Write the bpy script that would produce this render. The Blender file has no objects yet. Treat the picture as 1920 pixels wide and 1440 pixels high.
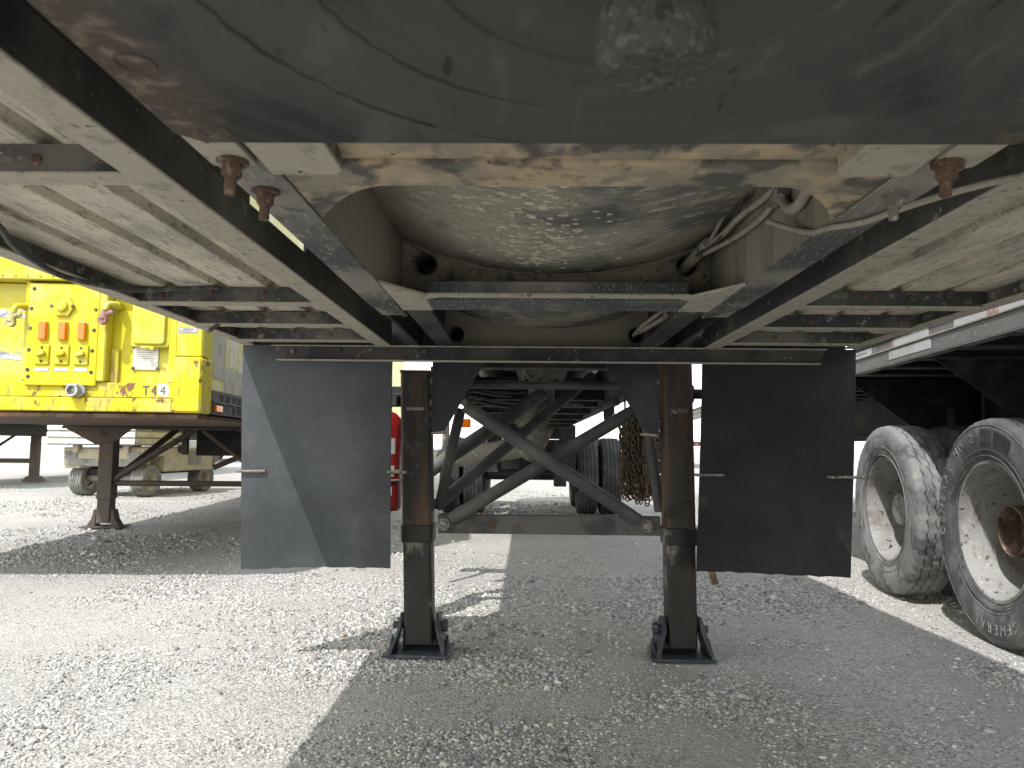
import bpy, bmesh, math, random
import numpy as np
from mathutils import Vector, Matrix, Euler
R = math.radians
random.seed(7); np.random.seed(7)
scene = bpy.context.scene
COL = scene.collection

# ------------------------------------------------------------------ camera
cam_data = bpy.data.cameras.new("camera")
cam_data.sensor_width = 36.0
cam_data.lens = 26.25
cam_data.clip_start = 0.02
cam_data.clip_end = 2000.0
cam_data.dof.use_dof = True
cam_data.dof.focus_distance = 3.4
cam_data.dof.aperture_fstop = 10.0
cam = bpy.data.objects.new("camera", cam_data)
COL.objects.link(cam)
cam.matrix_world = (Matrix.Translation((0, 0, 0.88)) @ Matrix.Rotation(R(1.02), 4, 'Z')
                    @ Matrix.Rotation(R(94.81), 4, 'X') @ Matrix.Rotation(R(0.58), 4, 'Z'))
scene.camera = cam

# ------------------------------------------------------------------ light
SUN_DIR = Vector((0.36, 0.68, -1.0)).normalized()          # the way the light travels
SUN_EL = math.asin(-SUN_DIR.z)
SUN_AZ = math.atan2(-SUN_DIR.x, -SUN_DIR.y)
world = bpy.data.worlds.new("World")
scene.world = world
world.use_nodes = True
wn = world.node_tree
wn.nodes.clear()
sky = wn.nodes.new('ShaderNodeTexSky')
sky.sky_type = 'NISHITA'
sky.sun_disc = False
sky.sun_elevation = SUN_EL
sky.sun_rotation = SUN_AZ % (2 * math.pi)
sky.dust_density = 0.4
sky.ozone_density = 1.5
sky.air_density = 2.6
bg = wn.nodes.new('ShaderNodeBackground')
bg.inputs['Strength'].default_value = 0.15
wo = wn.nodes.new('ShaderNodeOutputWorld')
haze_sat = wn.nodes.new('ShaderNodeHueSaturation')          # a pale, milky summer sky
haze_sat.inputs['Saturation'].default_value = 0.30
wn.links.new(sky.outputs[0], haze_sat.inputs['Color'])
wn.links.new(haze_sat.outputs[0], bg.inputs[0])
wn.links.new(bg.outputs[0], wo.inputs[0])
sun_d = bpy.data.lights.new("sun", 'SUN')
sun_d.energy = 2.0
sun_d.angle = R(0.53)
sun_d.color = (1.0, 0.965, 0.94)
sun = bpy.data.objects.new("sun", sun_d)
sun.rotation_euler = SUN_DIR.to_track_quat('-Z', 'Y').to_euler()
COL.objects.link(sun)

scene.view_settings.view_transform = 'Standard'
scene.view_settings.look = 'None'
scene.view_settings.gamma = 1.0
scene.view_settings.use_curve_mapping = False
scene.view_settings.exposure = 1.45
scene.render.engine = 'CYCLES'
scene.cycles.use_denoising = True
scene.cycles.max_bounces = 10
scene.cycles.diffuse_bounces = 7

# ------------------------------------------------------------------ materials
def lay(color, scale, lo, hi, detail=6.0, stretch=(1, 1, 1), fac=1.0, rough=0.6, kind='noise', dist=0.0):
    return dict(color=color, scale=scale, lo=lo, hi=hi, detail=detail, stretch=stretch, fac=fac, rough=rough, kind=kind, dist=dist)

def mat(name, base, layers=(), rough=0.7, metal=0.0, bump=(), spec=0.3, var=0.0, ring=None, xedge=None):
    """base colour, then blotchy layers of dust / rust / wear on top, then fine relief"""
    m = bpy.data.materials.new(name)
    m.use_nodes = True
    nt = m.node_tree
    n, l = nt.nodes, nt.links
    bs = n['Principled BSDF']
    bs.inputs['Roughness'].default_value = rough
    bs.inputs['Metallic'].default_value = metal
    bs.inputs['Specular IOR Level'].default_value = spec
    tc = n.new('ShaderNodeTexCoord')
    oi = n.new('ShaderNodeObjectInfo')
    sc_ = n.new('ShaderNodeMath'); sc_.operation = 'MULTIPLY'; sc_.inputs[1].default_value = 37.0
    l.new(oi.outputs['Random'], sc_.inputs[0])
    add = n.new('ShaderNodeVectorMath'); add.operation = 'ADD'
    l.new(tc.outputs['Object'], add.inputs[0]); l.new(sc_.outputs[0], add.inputs[1])
    vec = add.outputs[0]
    col = None
    rgb = n.new('ShaderNodeRGB'); rgb.outputs[0].default_value = (*base, 1)
    col = rgb.outputs[0]
    if var > 0:
        hv = n.new('ShaderNodeHueSaturation')
        mr = n.new('ShaderNodeMapRange')
        mr.inputs['To Min'].default_value = 1 - var; mr.inputs['To Max'].default_value = 1 + var
        l.new(oi.outputs['Random'], mr.inputs[0]); l.new(mr.outputs[0], hv.inputs['Value'])
        l.new(col, hv.inputs['Color']); col = hv.outputs[0]
    for L in layers:
        mp = n.new('ShaderNodeMapping'); mp.inputs['Scale'].default_value = L['stretch']
        l.new(vec, mp.inputs[0])
        if L['kind'] == 'noise':
            t = n.new('ShaderNodeTexNoise'); t.inputs['Scale'].default_value = L['scale']
            t.inputs['Detail'].default_value = L['detail']; t.inputs['Roughness'].default_value = L['rough']
            t.inputs['Distortion'].default_value = L['dist']
            l.new(mp.outputs[0], t.inputs['Vector']); out = t.outputs['Fac']
        else:
            t = n.new('ShaderNodeTexVoronoi'); t.inputs['Scale'].default_value = L['scale']
            l.new(mp.outputs[0], t.inputs['Vector']); out = t.outputs['Distance']
        mr = n.new('ShaderNodeMapRange'); mr.interpolation_type = 'SMOOTHSTEP'
        mr.inputs['From Min'].default_value = L['lo']; mr.inputs['From Max'].default_value = L['hi']
        mr.inputs['To Max'].default_value = L['fac']
        if L['lo'] > L['hi']:
            mr.inputs['From Min'].default_value = L['hi']; mr.inputs['From Max'].default_value = L['lo']
            mr.inputs['To Min'].default_value = L['fac']; mr.inputs['To Max'].default_value = 0.0
        l.new(out, mr.inputs[0])
        mx = n.new('ShaderNodeMix'); mx.data_type = 'RGBA'
        l.new(mr.outputs[0], mx.inputs['Factor']); l.new(col, mx.inputs['A'])
        mx.inputs['B'].default_value = (*L['color'], 1)
        col = mx.outputs['Result']
    if ring:                                        # scuff rings worn round a centre
        (cx, cy), rs, rcol, rfac = ring
        mp = n.new('ShaderNodeMapping'); mp.inputs['Location'].default_value = (-cx, -cy, 0)
        mp.inputs['Scale'].default_value = (1, 1, 0)
        l.new(tc.outputs['Object'], mp.inputs[0])
        w = n.new('ShaderNodeTexWave'); w.wave_type = 'RINGS'; w.rings_direction = 'SPHERICAL'
        w.inputs['Scale'].default_value = rs; w.inputs['Distortion'].default_value = 4.0
        w.inputs['Detail'].default_value = 4; w.inputs['Detail Scale'].default_value = 2.0
        l.new(mp.outputs[0], w.inputs['Vector'])
        mr = n.new('ShaderNodeMapRange'); mr.inputs['From Min'].default_value = 0.55; mr.inputs['From Max'].default_value = 1.0
        mr.inputs['To Max'].default_value = rfac
        l.new(w.outputs['Fac'], mr.inputs[0])
        mx = n.new('ShaderNodeMix'); mx.data_type = 'RGBA'
        l.new(mr.outputs[0], mx.inputs['Factor']); l.new(col, mx.inputs['A']); mx.inputs['B'].default_value = (*rcol, 1)
        col = mx.outputs['Result']
    if xedge:                                       # scraped, rusted band along both long edges
        x_in, x_out, ecol, ecol2 = xedge
        sx = n.new('ShaderNodeSeparateXYZ'); l.new(tc.outputs['Object'], sx.inputs[0])
        ab = n.new('ShaderNodeMath'); ab.operation = 'ABSOLUTE'; l.new(sx.outputs[0], ab.inputs[0])
        t = n.new('ShaderNodeTexNoise'); t.inputs['Scale'].default_value = 9; t.inputs['Detail'].default_value = 8; l.new(tc.outputs['Object'], t.inputs['Vector'])
        ma = n.new('ShaderNodeMath'); ma.operation = 'MULTIPLY_ADD'; ma.inputs[1].default_value = .16; l.new(t.outputs['Fac'], ma.inputs[0]); l.new(ab.outputs[0], ma.inputs[2])
        mr = n.new('ShaderNodeMapRange'); mr.interpolation_type = 'SMOOTHSTEP'; mr.inputs['From Min'].default_value = x_in + .08; mr.inputs['From Max'].default_value = x_out + .08; mr.inputs['To Max'].default_value = .85
        l.new(ma.outputs[0], mr.inputs[0])
        t2 = n.new('ShaderNodeTexNoise'); t2.inputs['Scale'].default_value = 45; t2.inputs['Detail'].default_value = 8; l.new(tc.outputs['Object'], t2.inputs['Vector'])
        m2 = n.new('ShaderNodeMapRange'); m2.inputs['From Min'].default_value = .5; m2.inputs['From Max'].default_value = .66; l.new(t2.outputs['Fac'], m2.inputs[0])
        mz = n.new('ShaderNodeMix'); mz.data_type = 'RGBA'; l.new(m2.outputs[0], mz.inputs['Factor']); mz.inputs['A'].default_value = (*ecol, 1); mz.inputs['B'].default_value = (*ecol2, 1)
        mx = n.new('ShaderNodeMix'); mx.data_type = 'RGBA'; l.new(mr.outputs[0], mx.inputs['Factor']); l.new(col, mx.inputs['A']); l.new(mz.outputs['Result'], mx.inputs['B'])
        col = mx.outputs['Result']
    l.new(col, bs.inputs['Base Color'])
    nrm = None
    for (bs_scale, bs_str, bs_kind) in bump:
        if bs_kind == 'n':
            t = n.new('ShaderNodeTexNoise'); t.inputs['Scale'].default_value = bs_scale; t.inputs['Detail'].default_value = 6
            o = t.outputs['Fac']
        else:
            t = n.new('ShaderNodeTexVoronoi'); t.inputs['Scale'].default_value = bs_scale; o = t.outputs['Distance']
        l.new(vec, t.inputs['Vector'])
        b = n.new('ShaderNodeBump'); b.inputs['Strength'].default_value = min(1, bs_str)
        b.inputs['Distance'].default_value = 0.35 / bs_scale
        l.new(o, b.inputs['Height'])
        if nrm: l.new(nrm, b.inputs['Normal'])
        nrm = b.outputs[0]
    if nrm: l.new(nrm, bs.inputs['Normal'])
    return m

DUST = (0.38, 0.345, 0.285); DUST2 = (0.28, 0.26, 0.225); RUST = (0.17, 0.065, 0.025); DRUST = (0.06, 0.032, 0.02)
M = {}
M['black_steel'] = mat('black_steel', (0.022, 0.024, 0.027), [
    lay((0.10, 0.095, 0.085), 3.0, .42, .72), lay(DUST2, 26, .60, .72, 8, fac=.75), lay(DUST, 70, .66, .74, 4, fac=.8)],
    rough=.55, bump=[(60, .25, 'n')])
M['dusty_rail'] = mat('dusty_rail', (0.07, 0.074, 0.08), [
    lay((0.24, 0.225, 0.20), 3.0, .42, .66), lay(DUST, 90, .56, .66, 8, (2, .4, 1), .85), lay((0.03, 0.03, 0.032), 9, .60, .72, 6, fac=.8)],
    rough=.75, bump=[(90, .3, 'n')])
M['dusty_web'] = mat('dusty_web', (0.24, 0.215, 0.17), [
    lay((0.10, 0.095, 0.085), 5, .45, .7, 6, (1, 1, .35)), lay(DUST2, 60, .5, .72, 5, (1, 1, .2), .7)], rough=.85, bump=[(120, .2, 'n')])
M['deck'] = mat('deck_underside', (0.60, 0.55, 0.45), [
    lay((0.34, 0.325, 0.285), 3.2, .44, .64, 9, (1, .5, 1), .9), lay((0.60, 0.54, 0.42), 30, .50, .62, 9, (2, .4, 1), .85), lay((0.20, 0.19, 0.17), 55, .54, .64, 9, (2.4, .3, 1), .75),
    lay((0.10, 0.095, 0.085), 120, .60, .67, 6, fac=.8)], rough=.9, bump=[(160, .3, 'n'), (18, .12, 'n')], var=.10)
M['channel'] = mat('channel_paint', (0.04, 0.042, 0.044), [
    lay((0.15, 0.14, 0.12), 5, .42, .66), lay(DUST2, 35, .56, .70, 8, fac=.8), lay(DUST, 110, .64, .72, 4, fac=.7)], rough=.7, bump=[(70, .3, 'n')])
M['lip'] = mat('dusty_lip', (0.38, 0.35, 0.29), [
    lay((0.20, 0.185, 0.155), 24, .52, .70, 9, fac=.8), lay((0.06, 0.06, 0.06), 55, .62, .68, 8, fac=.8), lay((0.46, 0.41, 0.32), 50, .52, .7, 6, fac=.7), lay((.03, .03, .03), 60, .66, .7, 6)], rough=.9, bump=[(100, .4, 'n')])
M['tan'] = mat('mud_caked_steel', (0.43, 0.345, 0.235), [
    lay((0.27, 0.24, 0.19), 6, .42, .58, 9), lay((0.075, 0.073, 0.07), 8, .515, .61, 10, fac=.88), lay((0.16, 0.15, 0.125), 22, .56, .66, 8, fac=.7), lay((0.05, 0.048, 0.045), 60, .63, .70, 6, fac=.85),
    lay(RUST, 11, .68, .74, 6, (1, 3, 1), .6), lay((0.52, 0.42, 0.28), 14, .6, .7, 6, fac=.6)], rough=.92, bump=[(40, .4, 'n'), (180, .3, 'n')])
M['saddle'] = mat('grimy_saddle', (0.24, 0.205, 0.155), [lay((0.06, 0.058, 0.055), 4.5, .44, .60, 9, fac=.92), lay((0.36, 0.30, 0.215), 16, .56, .66, 9, fac=.7), lay((0.035, 0.034, 0.033), 80, .58, .65, 6, fac=.85)], rough=.92, bump=[(60, .4, 'n'), (180, .3, 'n')])
M['belly'] = mat('tank_belly', (0.32, 0.295, 0.245), [
    lay((0.13, 0.13, 0.125), 2.4, .42, .62, 8), lay((0.46, 0.42, 0.335), 40, .52, .64, 9, (.35, 1, 1), .85),
    lay((0.08, 0.083, 0.088), 4.0, .55, .72, 9, fac=.8), lay((0.05, 0.05, 0.05), 110, .58, .66, 6, fac=.8)], rough=.95, bump=[(90, .25, 'n')])
M['splat'] = mat('dried_splash', (0.62, 0.56, 0.44), [lay((0.40, 0.36, 0.29), 60, .45, .6)], rough=.95)
M['plate'] = mat('greasy_coupler_plate', (0.072, 0.072, 0.070), [
    lay((0.034, 0.034, 0.034), 3, .45, .66, 8, dist=.6), lay((0.105, 0.10, 0.095), 6.5, .53, .70, 8, (1, 1, 1), .8, dist=.8),
    lay((0.125, 0.12, 0.115), 14, .58, .70, 9, (2.2, .45, 1), .6, dist=.5), lay((0.02, 0.02, 0.02), 20, .60, .68, 9, (1.6, .35, 1), .7, dist=.4), lay((.20, .15, .10), 12, .70, .76, 6, fac=.6)],
    rough=.78, spec=.15, bump=[(26, .14, 'n'), (140, .2, 'n')], ring=((0, .45), 7.0, (0.095, 0.092, 0.088), .22), xedge=(.36, .43, (0.085, 0.065, 0.052), (0.21, 0.165, 0.125)))
M['plate_edge'] = mat('scraped_plate_edge', (0.10, 0.075, 0.058), [
    lay((0.045, 0.04, 0.036), 10, .45, .62, 8), lay((0.26, 0.205, 0.15), 40, .58, .68, 7, fac=.8), lay(RUST, 16, .60, .72, 6, fac=.7)], rough=.8, bump=[(60, .4, 'n')])
M['grease'] = mat('gritty_grease', (0.070, 0.069, 0.066), [lay((0.125, 0.122, 0.116), 150, .52, .62, 9), lay((.035, .035, .034), 70, .55, .64, 9, fac=.8)], rough=.85, spec=.15, bump=[(110, 1, 'n'), (260, .8, 'n')])
M['rusty_bolt'] = mat('rusty_bolt', (0.12, 0.078, 0.056), [lay((0.09, 0.055, 0.04), 40, .45, .6), lay((0.22, 0.165, 0.12), 70, .53, .63)], rough=.9, bump=[(120, .6, 'n')])
M['grey_bolt'] = mat('dusty_bolt', (0.17, 0.16, 0.14), [lay((0.07, 0.07, 0.07), 50, .5, .62), lay(DUST, 90, .55, .65)], rough=.8, bump=[(120, .5, 'n')])
M['hose'] = mat('dusty_hose', (0.30, 0.275, 0.23), [lay((0.15, 0.14, 0.125), 20, .5, .68), lay((.42, .38, .30), 70, .55, .7)], rough=.9, bump=[(90, .3, 'n')])
M['cable'] = mat('dark_cable', (0.06, 0.06, 0.058), [lay((0.15, 0.14, 0.12), 30, .5, .65)], rough=.7)
def flap_mat(name, c0, c1, sp):
    return mat(name, c0, [lay(c1, 2.2, .38, .68, 8), lay((0.20, 0.20, 0.195), 190, .68, .72, 3, fac=.7 * sp), lay((0.16, 0.16, 0.155), 60, .66, .72, 9, (3, 1, .5), .45 * sp),
        lay((0.13, 0.125, 0.11), 5, .60, .74, 8, fac=.4), lay((0.17, 0.17, 0.165), 26, .60, .66, 10, (4, 1, .9), .2 * sp, dist=1.2)], rough=.75, spec=.2, bump=[(220, .3, 'n'), (6, .1, 'n')])
M['flap'] = flap_mat('dusty_mudflap_rubber', (0.052, 0.058, 0.063), (0.088, 0.096, 0.104), 1.0)
M['flap_shaded'] = flap_mat('shaded_mudflap_rubber', (0.018, 0.019, 0.020), (0.028, 0.030, 0.032), .4)  # right flap darkened, shade from its surroundings put into the rubber colour
M['gusset'] = mat('black_painted_plate', (0.020, 0.022, 0.025), [lay((0.045, 0.045, 0.045), 4, .45, .7), lay((.13, .12, .105), 60, .66, .74, 6, fac=.5)], rough=.5, bump=[(80, .15, 'n')])
M['leg'] = mat('rusty_leg', (0.034, 0.033, 0.032), [
    lay((0.085, 0.050, 0.033), 7.0, .46, .60, 7, (1, 1, .16)), lay((0.16, 0.080, 0.042), 12, .55, .66, 7, (1, 1, .14), .8),
    lay((0.10, 0.095, 0.085), 16, .60, .70, 8, (1, 1, .6), .7), lay((0.010, 0.010, 0.010), 4, .60, .68, 5, fac=.9)], rough=.6, bump=[(60, .35, 'n')])
M['leg_inner'] = mat('greased_leg', (0.014, 0.0135, 0.013), [
    lay((0.20, 0.18, 0.155), 7.5, .565, .63, 9, (1, 1, .5), .85), lay((0.040, 0.030, 0.024), 8, .5, .7, 6, (1, 1, .2), .6)], rough=.45, bump=[(70, .3, 'n')])
M['foot'] = mat('landing_shoe_paint', (0.026, 0.032, 0.042), [lay((0.06, 0.065, 0.075), 6, .48, .68), lay(DUST2, 40, .60, .70, 8, fac=.8), lay((.05, .03, .02), 12, .62, .7)], rough=.55, bump=[(70, .3, 'n')])
M['brace'] = mat('brace_tube', (0.055, 0.056, 0.058), [lay((0.11, 0.108, 0.104), 5, .42, .68), lay((0.16, 0.15, 0.135), 60, .62, .72, 6, fac=.6), lay(DRUST, 9, .62, .72, fac=.7)], rough=.6, bump=[(70, .3, 'n')])
M['beam'] = mat('worn_beam', (0.095, 0.094, 0.092), [lay((0.045, 0.046, 0.05), 6, .47, .62), lay((0.11, 0.075, 0.05), 8, .58, .7, fac=.8), lay((.17, .16, .145), 40, .62, .72, fac=.6)], rough=.65, bump=[(60, .35, 'n')])
M['bare_bolt'] = mat('worn_bolt_head', (0.24, 0.235, 0.22), [lay((0.10, 0.095, 0.09), 50, .45, .62)], rough=.6, metal=.4, bump=[(90, .4, 'n')])
M['pipe'] = mat('dusty_pipe', (0.16, 0.148, 0.125), [lay((0.075, 0.072, 0.066), 5, .44, .64), lay((0.36, 0.32, 0.24), 30, .54, .7, 8, fac=.75)], rough=.8, bump=[(60, .3, 'n')])
M['underframe'] = mat('dark_underframe', (0.022, 0.022, 0.023), [lay((0.06, 0.056, 0.05), 5, .48, .7), lay((.12, .11, .095), 40, .62, .74, fac=.5)], rough=.75, bump=[(60, .3, 'n')])
M['tyre'] = mat('tyre_rubber', (0.030, 0.031, 0.033), [lay((0.075, 0.074, 0.072), 4, .42, .68), lay((0.16, 0.155, 0.145), 55, .58, .72, 7, fac=.7)], rough=.8, bump=[(90, .3, 'n')])
M['tyre_dusty'] = mat('dust_whitened_tyre', (0.20, 0.20, 0.20), [
    lay((0.085, 0.085, 0.085), 6, .46, .66), lay((0.28, 0.27, 0.245), 14, .50, .68, 8, fac=.8), lay((0.33, 0.30, 0.235), 9, .62, .72, 6, (.4, 1, 1), .7), lay((.03, .03, .03), 80, .68, .72, 4, fac=.9)], rough=.9, bump=[(120, .5, 'n')])
M['tyre_black'] = mat('black_sidewall', (0.075, 0.076, 0.080), [
    lay((0.14, 0.14, 0.14), 7, .45, .62, 8), lay((0.22, 0.18, 0.165), 34, .60, .70, 8, fac=.7), lay((.022, .022, .023), 10, .58, .7)], rough=.75, bump=[(100, .45, 'n')])
M['lettering'] = mat('worn_tyre_letters', (0.24, 0.235, 0.22), [lay((0.09, 0.09, 0.09), 40, .48, .6)], rough=.85, bump=[(150, .3, 'n')])
M['rim'] = mat('scuffed_rim', (0.26, 0.258, 0.25), [
    lay((0.17, 0.158, 0.138), 5, .44, .62, 9), lay((0.40, 0.395, 0.38), 40, .56, .66, 8, fac=.6), lay((0.05, 0.048, 0.045), 26, .61, .66, 7), lay((0.13, 0.10, 0.075), 9, .56, .68, 9, (3, 1, 1), .75)], rough=.7, bump=[(50, .3, 'n')])
M['hub'] = mat('dull_hub', (0.30, 0.295, 0.28), [lay((0.18, 0.16, 0.13), 14, .45, .62), lay((.5, .49, .47), 9, .58, .68)], rough=.5, metal=.3, bump=[(30, .5, 'n')])
M['rusty_hub'] = mat('rusty_hub', (0.12, 0.075, 0.055), [lay((0.24, 0.18, 0.145), 14, .48, .62), lay((.06, .04, .03), 20, .55, .68)], rough=.8, bump=[(60, .5, 'n')])
M['yellow'] = mat('weathered_yellow_paint', (0.50, 0.435, 0.010), [
    lay((0.52, 0.475, 0.10), 2.6, .44, .64, 7), lay((0.46, 0.41, 0.12), 7, .52, .68, 9, (3.0, 3.0, .3), .65),
    lay((0.34, 0.24, 0.06), 16, .645, .71, 9, (2.2, 2.2, .25), .8), lay((0.13, 0.065, 0.035), 26, .69, .715, 9, fac=.95)], rough=.55, bump=[(14, .12, 'n'), (90, .1, 'n')])
M['yellow_rust'] = mat('rust_eaten_yellow_paint', (0.50, 0.43, 0.012), [
    lay((0.46, 0.40, 0.11), 5, .46, .66, 8), lay((0.40, 0.29, 0.06), 9, .56, .66, 9, (1.6, 1.6, .5), .8), lay((0.33, 0.21, 0.07), 14, .58, .63, 10, (2, 2, .35), .8), lay((0.15, 0.075, 0.045), 10, .572, .605, 10, (1, 1, .8), .95),
    lay((0.12, 0.06, 0.035), 60, .66, .70, 6, fac=.8)], rough=.7, bump=[(30, .4, 'n')])
M['pale_yellow'] = mat('faded_yellow_side', (0.56, 0.52, 0.20), [lay((0.62, 0.60, 0.36), 3, .46, .66), lay((0.42, 0.39, 0.20), 12, .58, .7, 8, (2, 2, .4), .6)], rough=.5, bump=[(20, .1, 'n')])
M['grey_panel'] = mat('scuffed_grey_panel', (0.40, 0.39, 0.33), [lay((0.30, 0.29, 0.26), 8, .45, .65), lay((.5, .49, .44), 60, .55, .68)], rough=.6, bump=[(70, .3, 'n')])
M['rust_plate'] = mat('rusty_underplate', (0.13, 0.088, 0.066), [lay((0.055, 0.035, 0.025), 6, .45, .65, 7, (1, 3, 1)), lay((0.22, 0.12, 0.07), 14, .55, .7, 7, (.4, 3, 1))], rough=.85, bump=[(40, .4, 'n')])
M['rust_leg'] = mat('brown_rust_leg', (0.085, 0.072, 0.062), [lay((0.10, 0.060, 0.042), 6, .50, .66), lay((0.16, 0.14, 0.115), 18, .58, .7, fac=.7), lay((.03, .026, .024), 9, .58, .7)], rough=.75, bump=[(60, .3, 'n')])
M['amber'] = mat('amber_lens', (0.80, 0.16, 0.004), [lay((0.62, 0.09, 0.0), 60, .5, .62, fac=.7)], rough=.15, spec=.6)
M['red'] = mat('red_paint', (0.22, 0.008, 0.010), [lay((0.13, 0.006, 0.008), 10, .5, .7)], rough=.3, spec=.5)
M['red_lens'] = mat('red_lens', (0.55, 0.01, 0.012), rough=.2, spec=.5)
M['label'] = mat('paper_label', (0.42, 0.40, 0.36), [lay((0.20, 0.19, 0.18), 110, .55, .60, 3, (.3, .3, 3), .7)], rough=.7)
M['ink'] = mat('dark_ink', (0.07, 0.075, 0.08), rough=.7)
M['blue_ink'] = mat('faded_blue_ink', (0.16, 0.19, 0.25), rough=.7)
M['decal'] = mat('worn_black_decal', (0.075, 0.08, 0.08), [lay((0.50, 0.46, 0.10), 60, .62, .66, 8, fac=.9)], rough=.6)
M['white_patch'] = mat('torn_white_sticker', (0.66, 0.65, 0.60), [lay((0.58, 0.50, 0.12), 26, .56, .60, 8, fac=.9)], rough=.7)
M['metal_tag'] = mat('bare_metal_tag', (0.55, 0.55, 0.53), [lay((0.38, 0.38, 0.37), 60, .5, .62, 4, (.2, 1, 3))], rough=.4, metal=.3)
M['tape'] = mat('wrinkled_silver_tape', (0.36, 0.37, 0.40), [lay((0.20, 0.21, 0.24), 24, .46, .6, 4, (.5, 1, 1))], rough=.25, metal=.6, bump=[(22, .9, 'n')])
M['zinc'] = mat('bare_socket', (0.42, 0.43, 0.44), [lay((0.2, 0.2, 0.2), 40, .5, .64)], rough=.4, metal=.6, bump=[(60, .3, 'n')])
M['pinkish'] = mat('rusty_pink_coupling', (0.27, 0.155, 0.13), [lay((0.20, 0.09, 0.07), 40, .5, .64), lay((.4, .36, .2), 60, .6, .68)], rough=.75, bump=[(80, .4, 'n')])
M['mauve'] = mat('yellowed_coupling', (0.40, 0.37, 0.16), [lay((0.20, 0.18, 0.13), 40, .5, .64)], rough=.7, bump=[(80, .4, 'n')])
M['dark_rail'] = mat('perforated_rail', (0.055, 0.058, 0.06), [lay((0.16, 0.155, 0.145), 9, .5, .66), lay((.4, .39, .36), 45, .68, .71, fac=.8)], rough=.6, bump=[(60, .3, 'n')])
M['steel_side'] = mat('faded_grey_side_rail', (0.18, 0.177, 0.172), [lay((0.15, 0.15, 0.15), 6, .48, .66, 7), lay((0.33, 0.30, 0.26), 24, .56, .68, fac=.8), lay(RUST, 30, .69, .72, fac=.9), lay((.5, .49, .46), 70, .69, .72, fac=.7)], rough=.6, bump=[(60, .3, 'n')])
M['tape_white'] = mat('white_reflective_tape', (0.52, 0.52, 0.54), [lay((0.46, 0.45, 0.47), 12, .55, .66, 5)], rough=.4)
M['tape_red'] = mat('faded_red_tape', (0.40, 0.24, 0.20), [lay((0.62, 0.52, 0.48), 26, .5, .62)], rough=.5)
M['tape_pale'] = mat('pale_green_tape', (0.44, 0.48, 0.44), [lay((0.34, 0.37, 0.35), 20, .5, .64)], rough=.5)
M['white'] = mat('white_panel', (0.80, 0.80, 0.78), [lay((0.70, 0.70, 0.67), 4, .5, .7)], rough=.45)
M['cart_white'] = mat('ribbed_white_box', (0.60, 0.60, 0.585), [lay((0.50, 0.49, 0.46), 6, .5, .7)], rough=.5)
M['beige'] = mat('dusty_beige_body', (0.40, 0.35, 0.26), [lay((0.30, 0.27, 0.21), 6, .45, .65), lay((.47, .42, .33), 30, .55, .7)], rough=.7)
M['utv_grey'] = mat('dusty_grey_plastic', (0.20, 0.195, 0.185), [lay((0.10, 0.10, 0.10), 5, .5, .7), lay((.33, .30, .25), 20, .55, .7)], rough=.7)
M['utv_tyre'] = mat('dusty_utility_tyre', (0.17, 0.165, 0.155), [lay((0.08, 0.08, 0.078), 10, .5, .66), lay((.28, .26, .22), 40, .55, .68)], rough=.9, bump=[(60, .6, 'v')])
M['grey_blue'] = mat('grey_blue_rail', (0.12, 0.135, 0.15), [lay((0.07, 0.075, 0.08), 8, .5, .66), lay((.25, .25, .25), 30, .62, .7)], rough=.6)
M['chain'] = mat('rusty_chain', (0.13, 0.092, 0.064), [lay((0.035, 0.030, 0.026), 60, .45, .62), lay((.16, .105, .06), 90, .55, .68)], rough=.75)
M['dark_hole'] = mat('unlit_pipe_bore', (0.02, 0.019, 0.018), rough=.9)
M['stone'] = None

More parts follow.
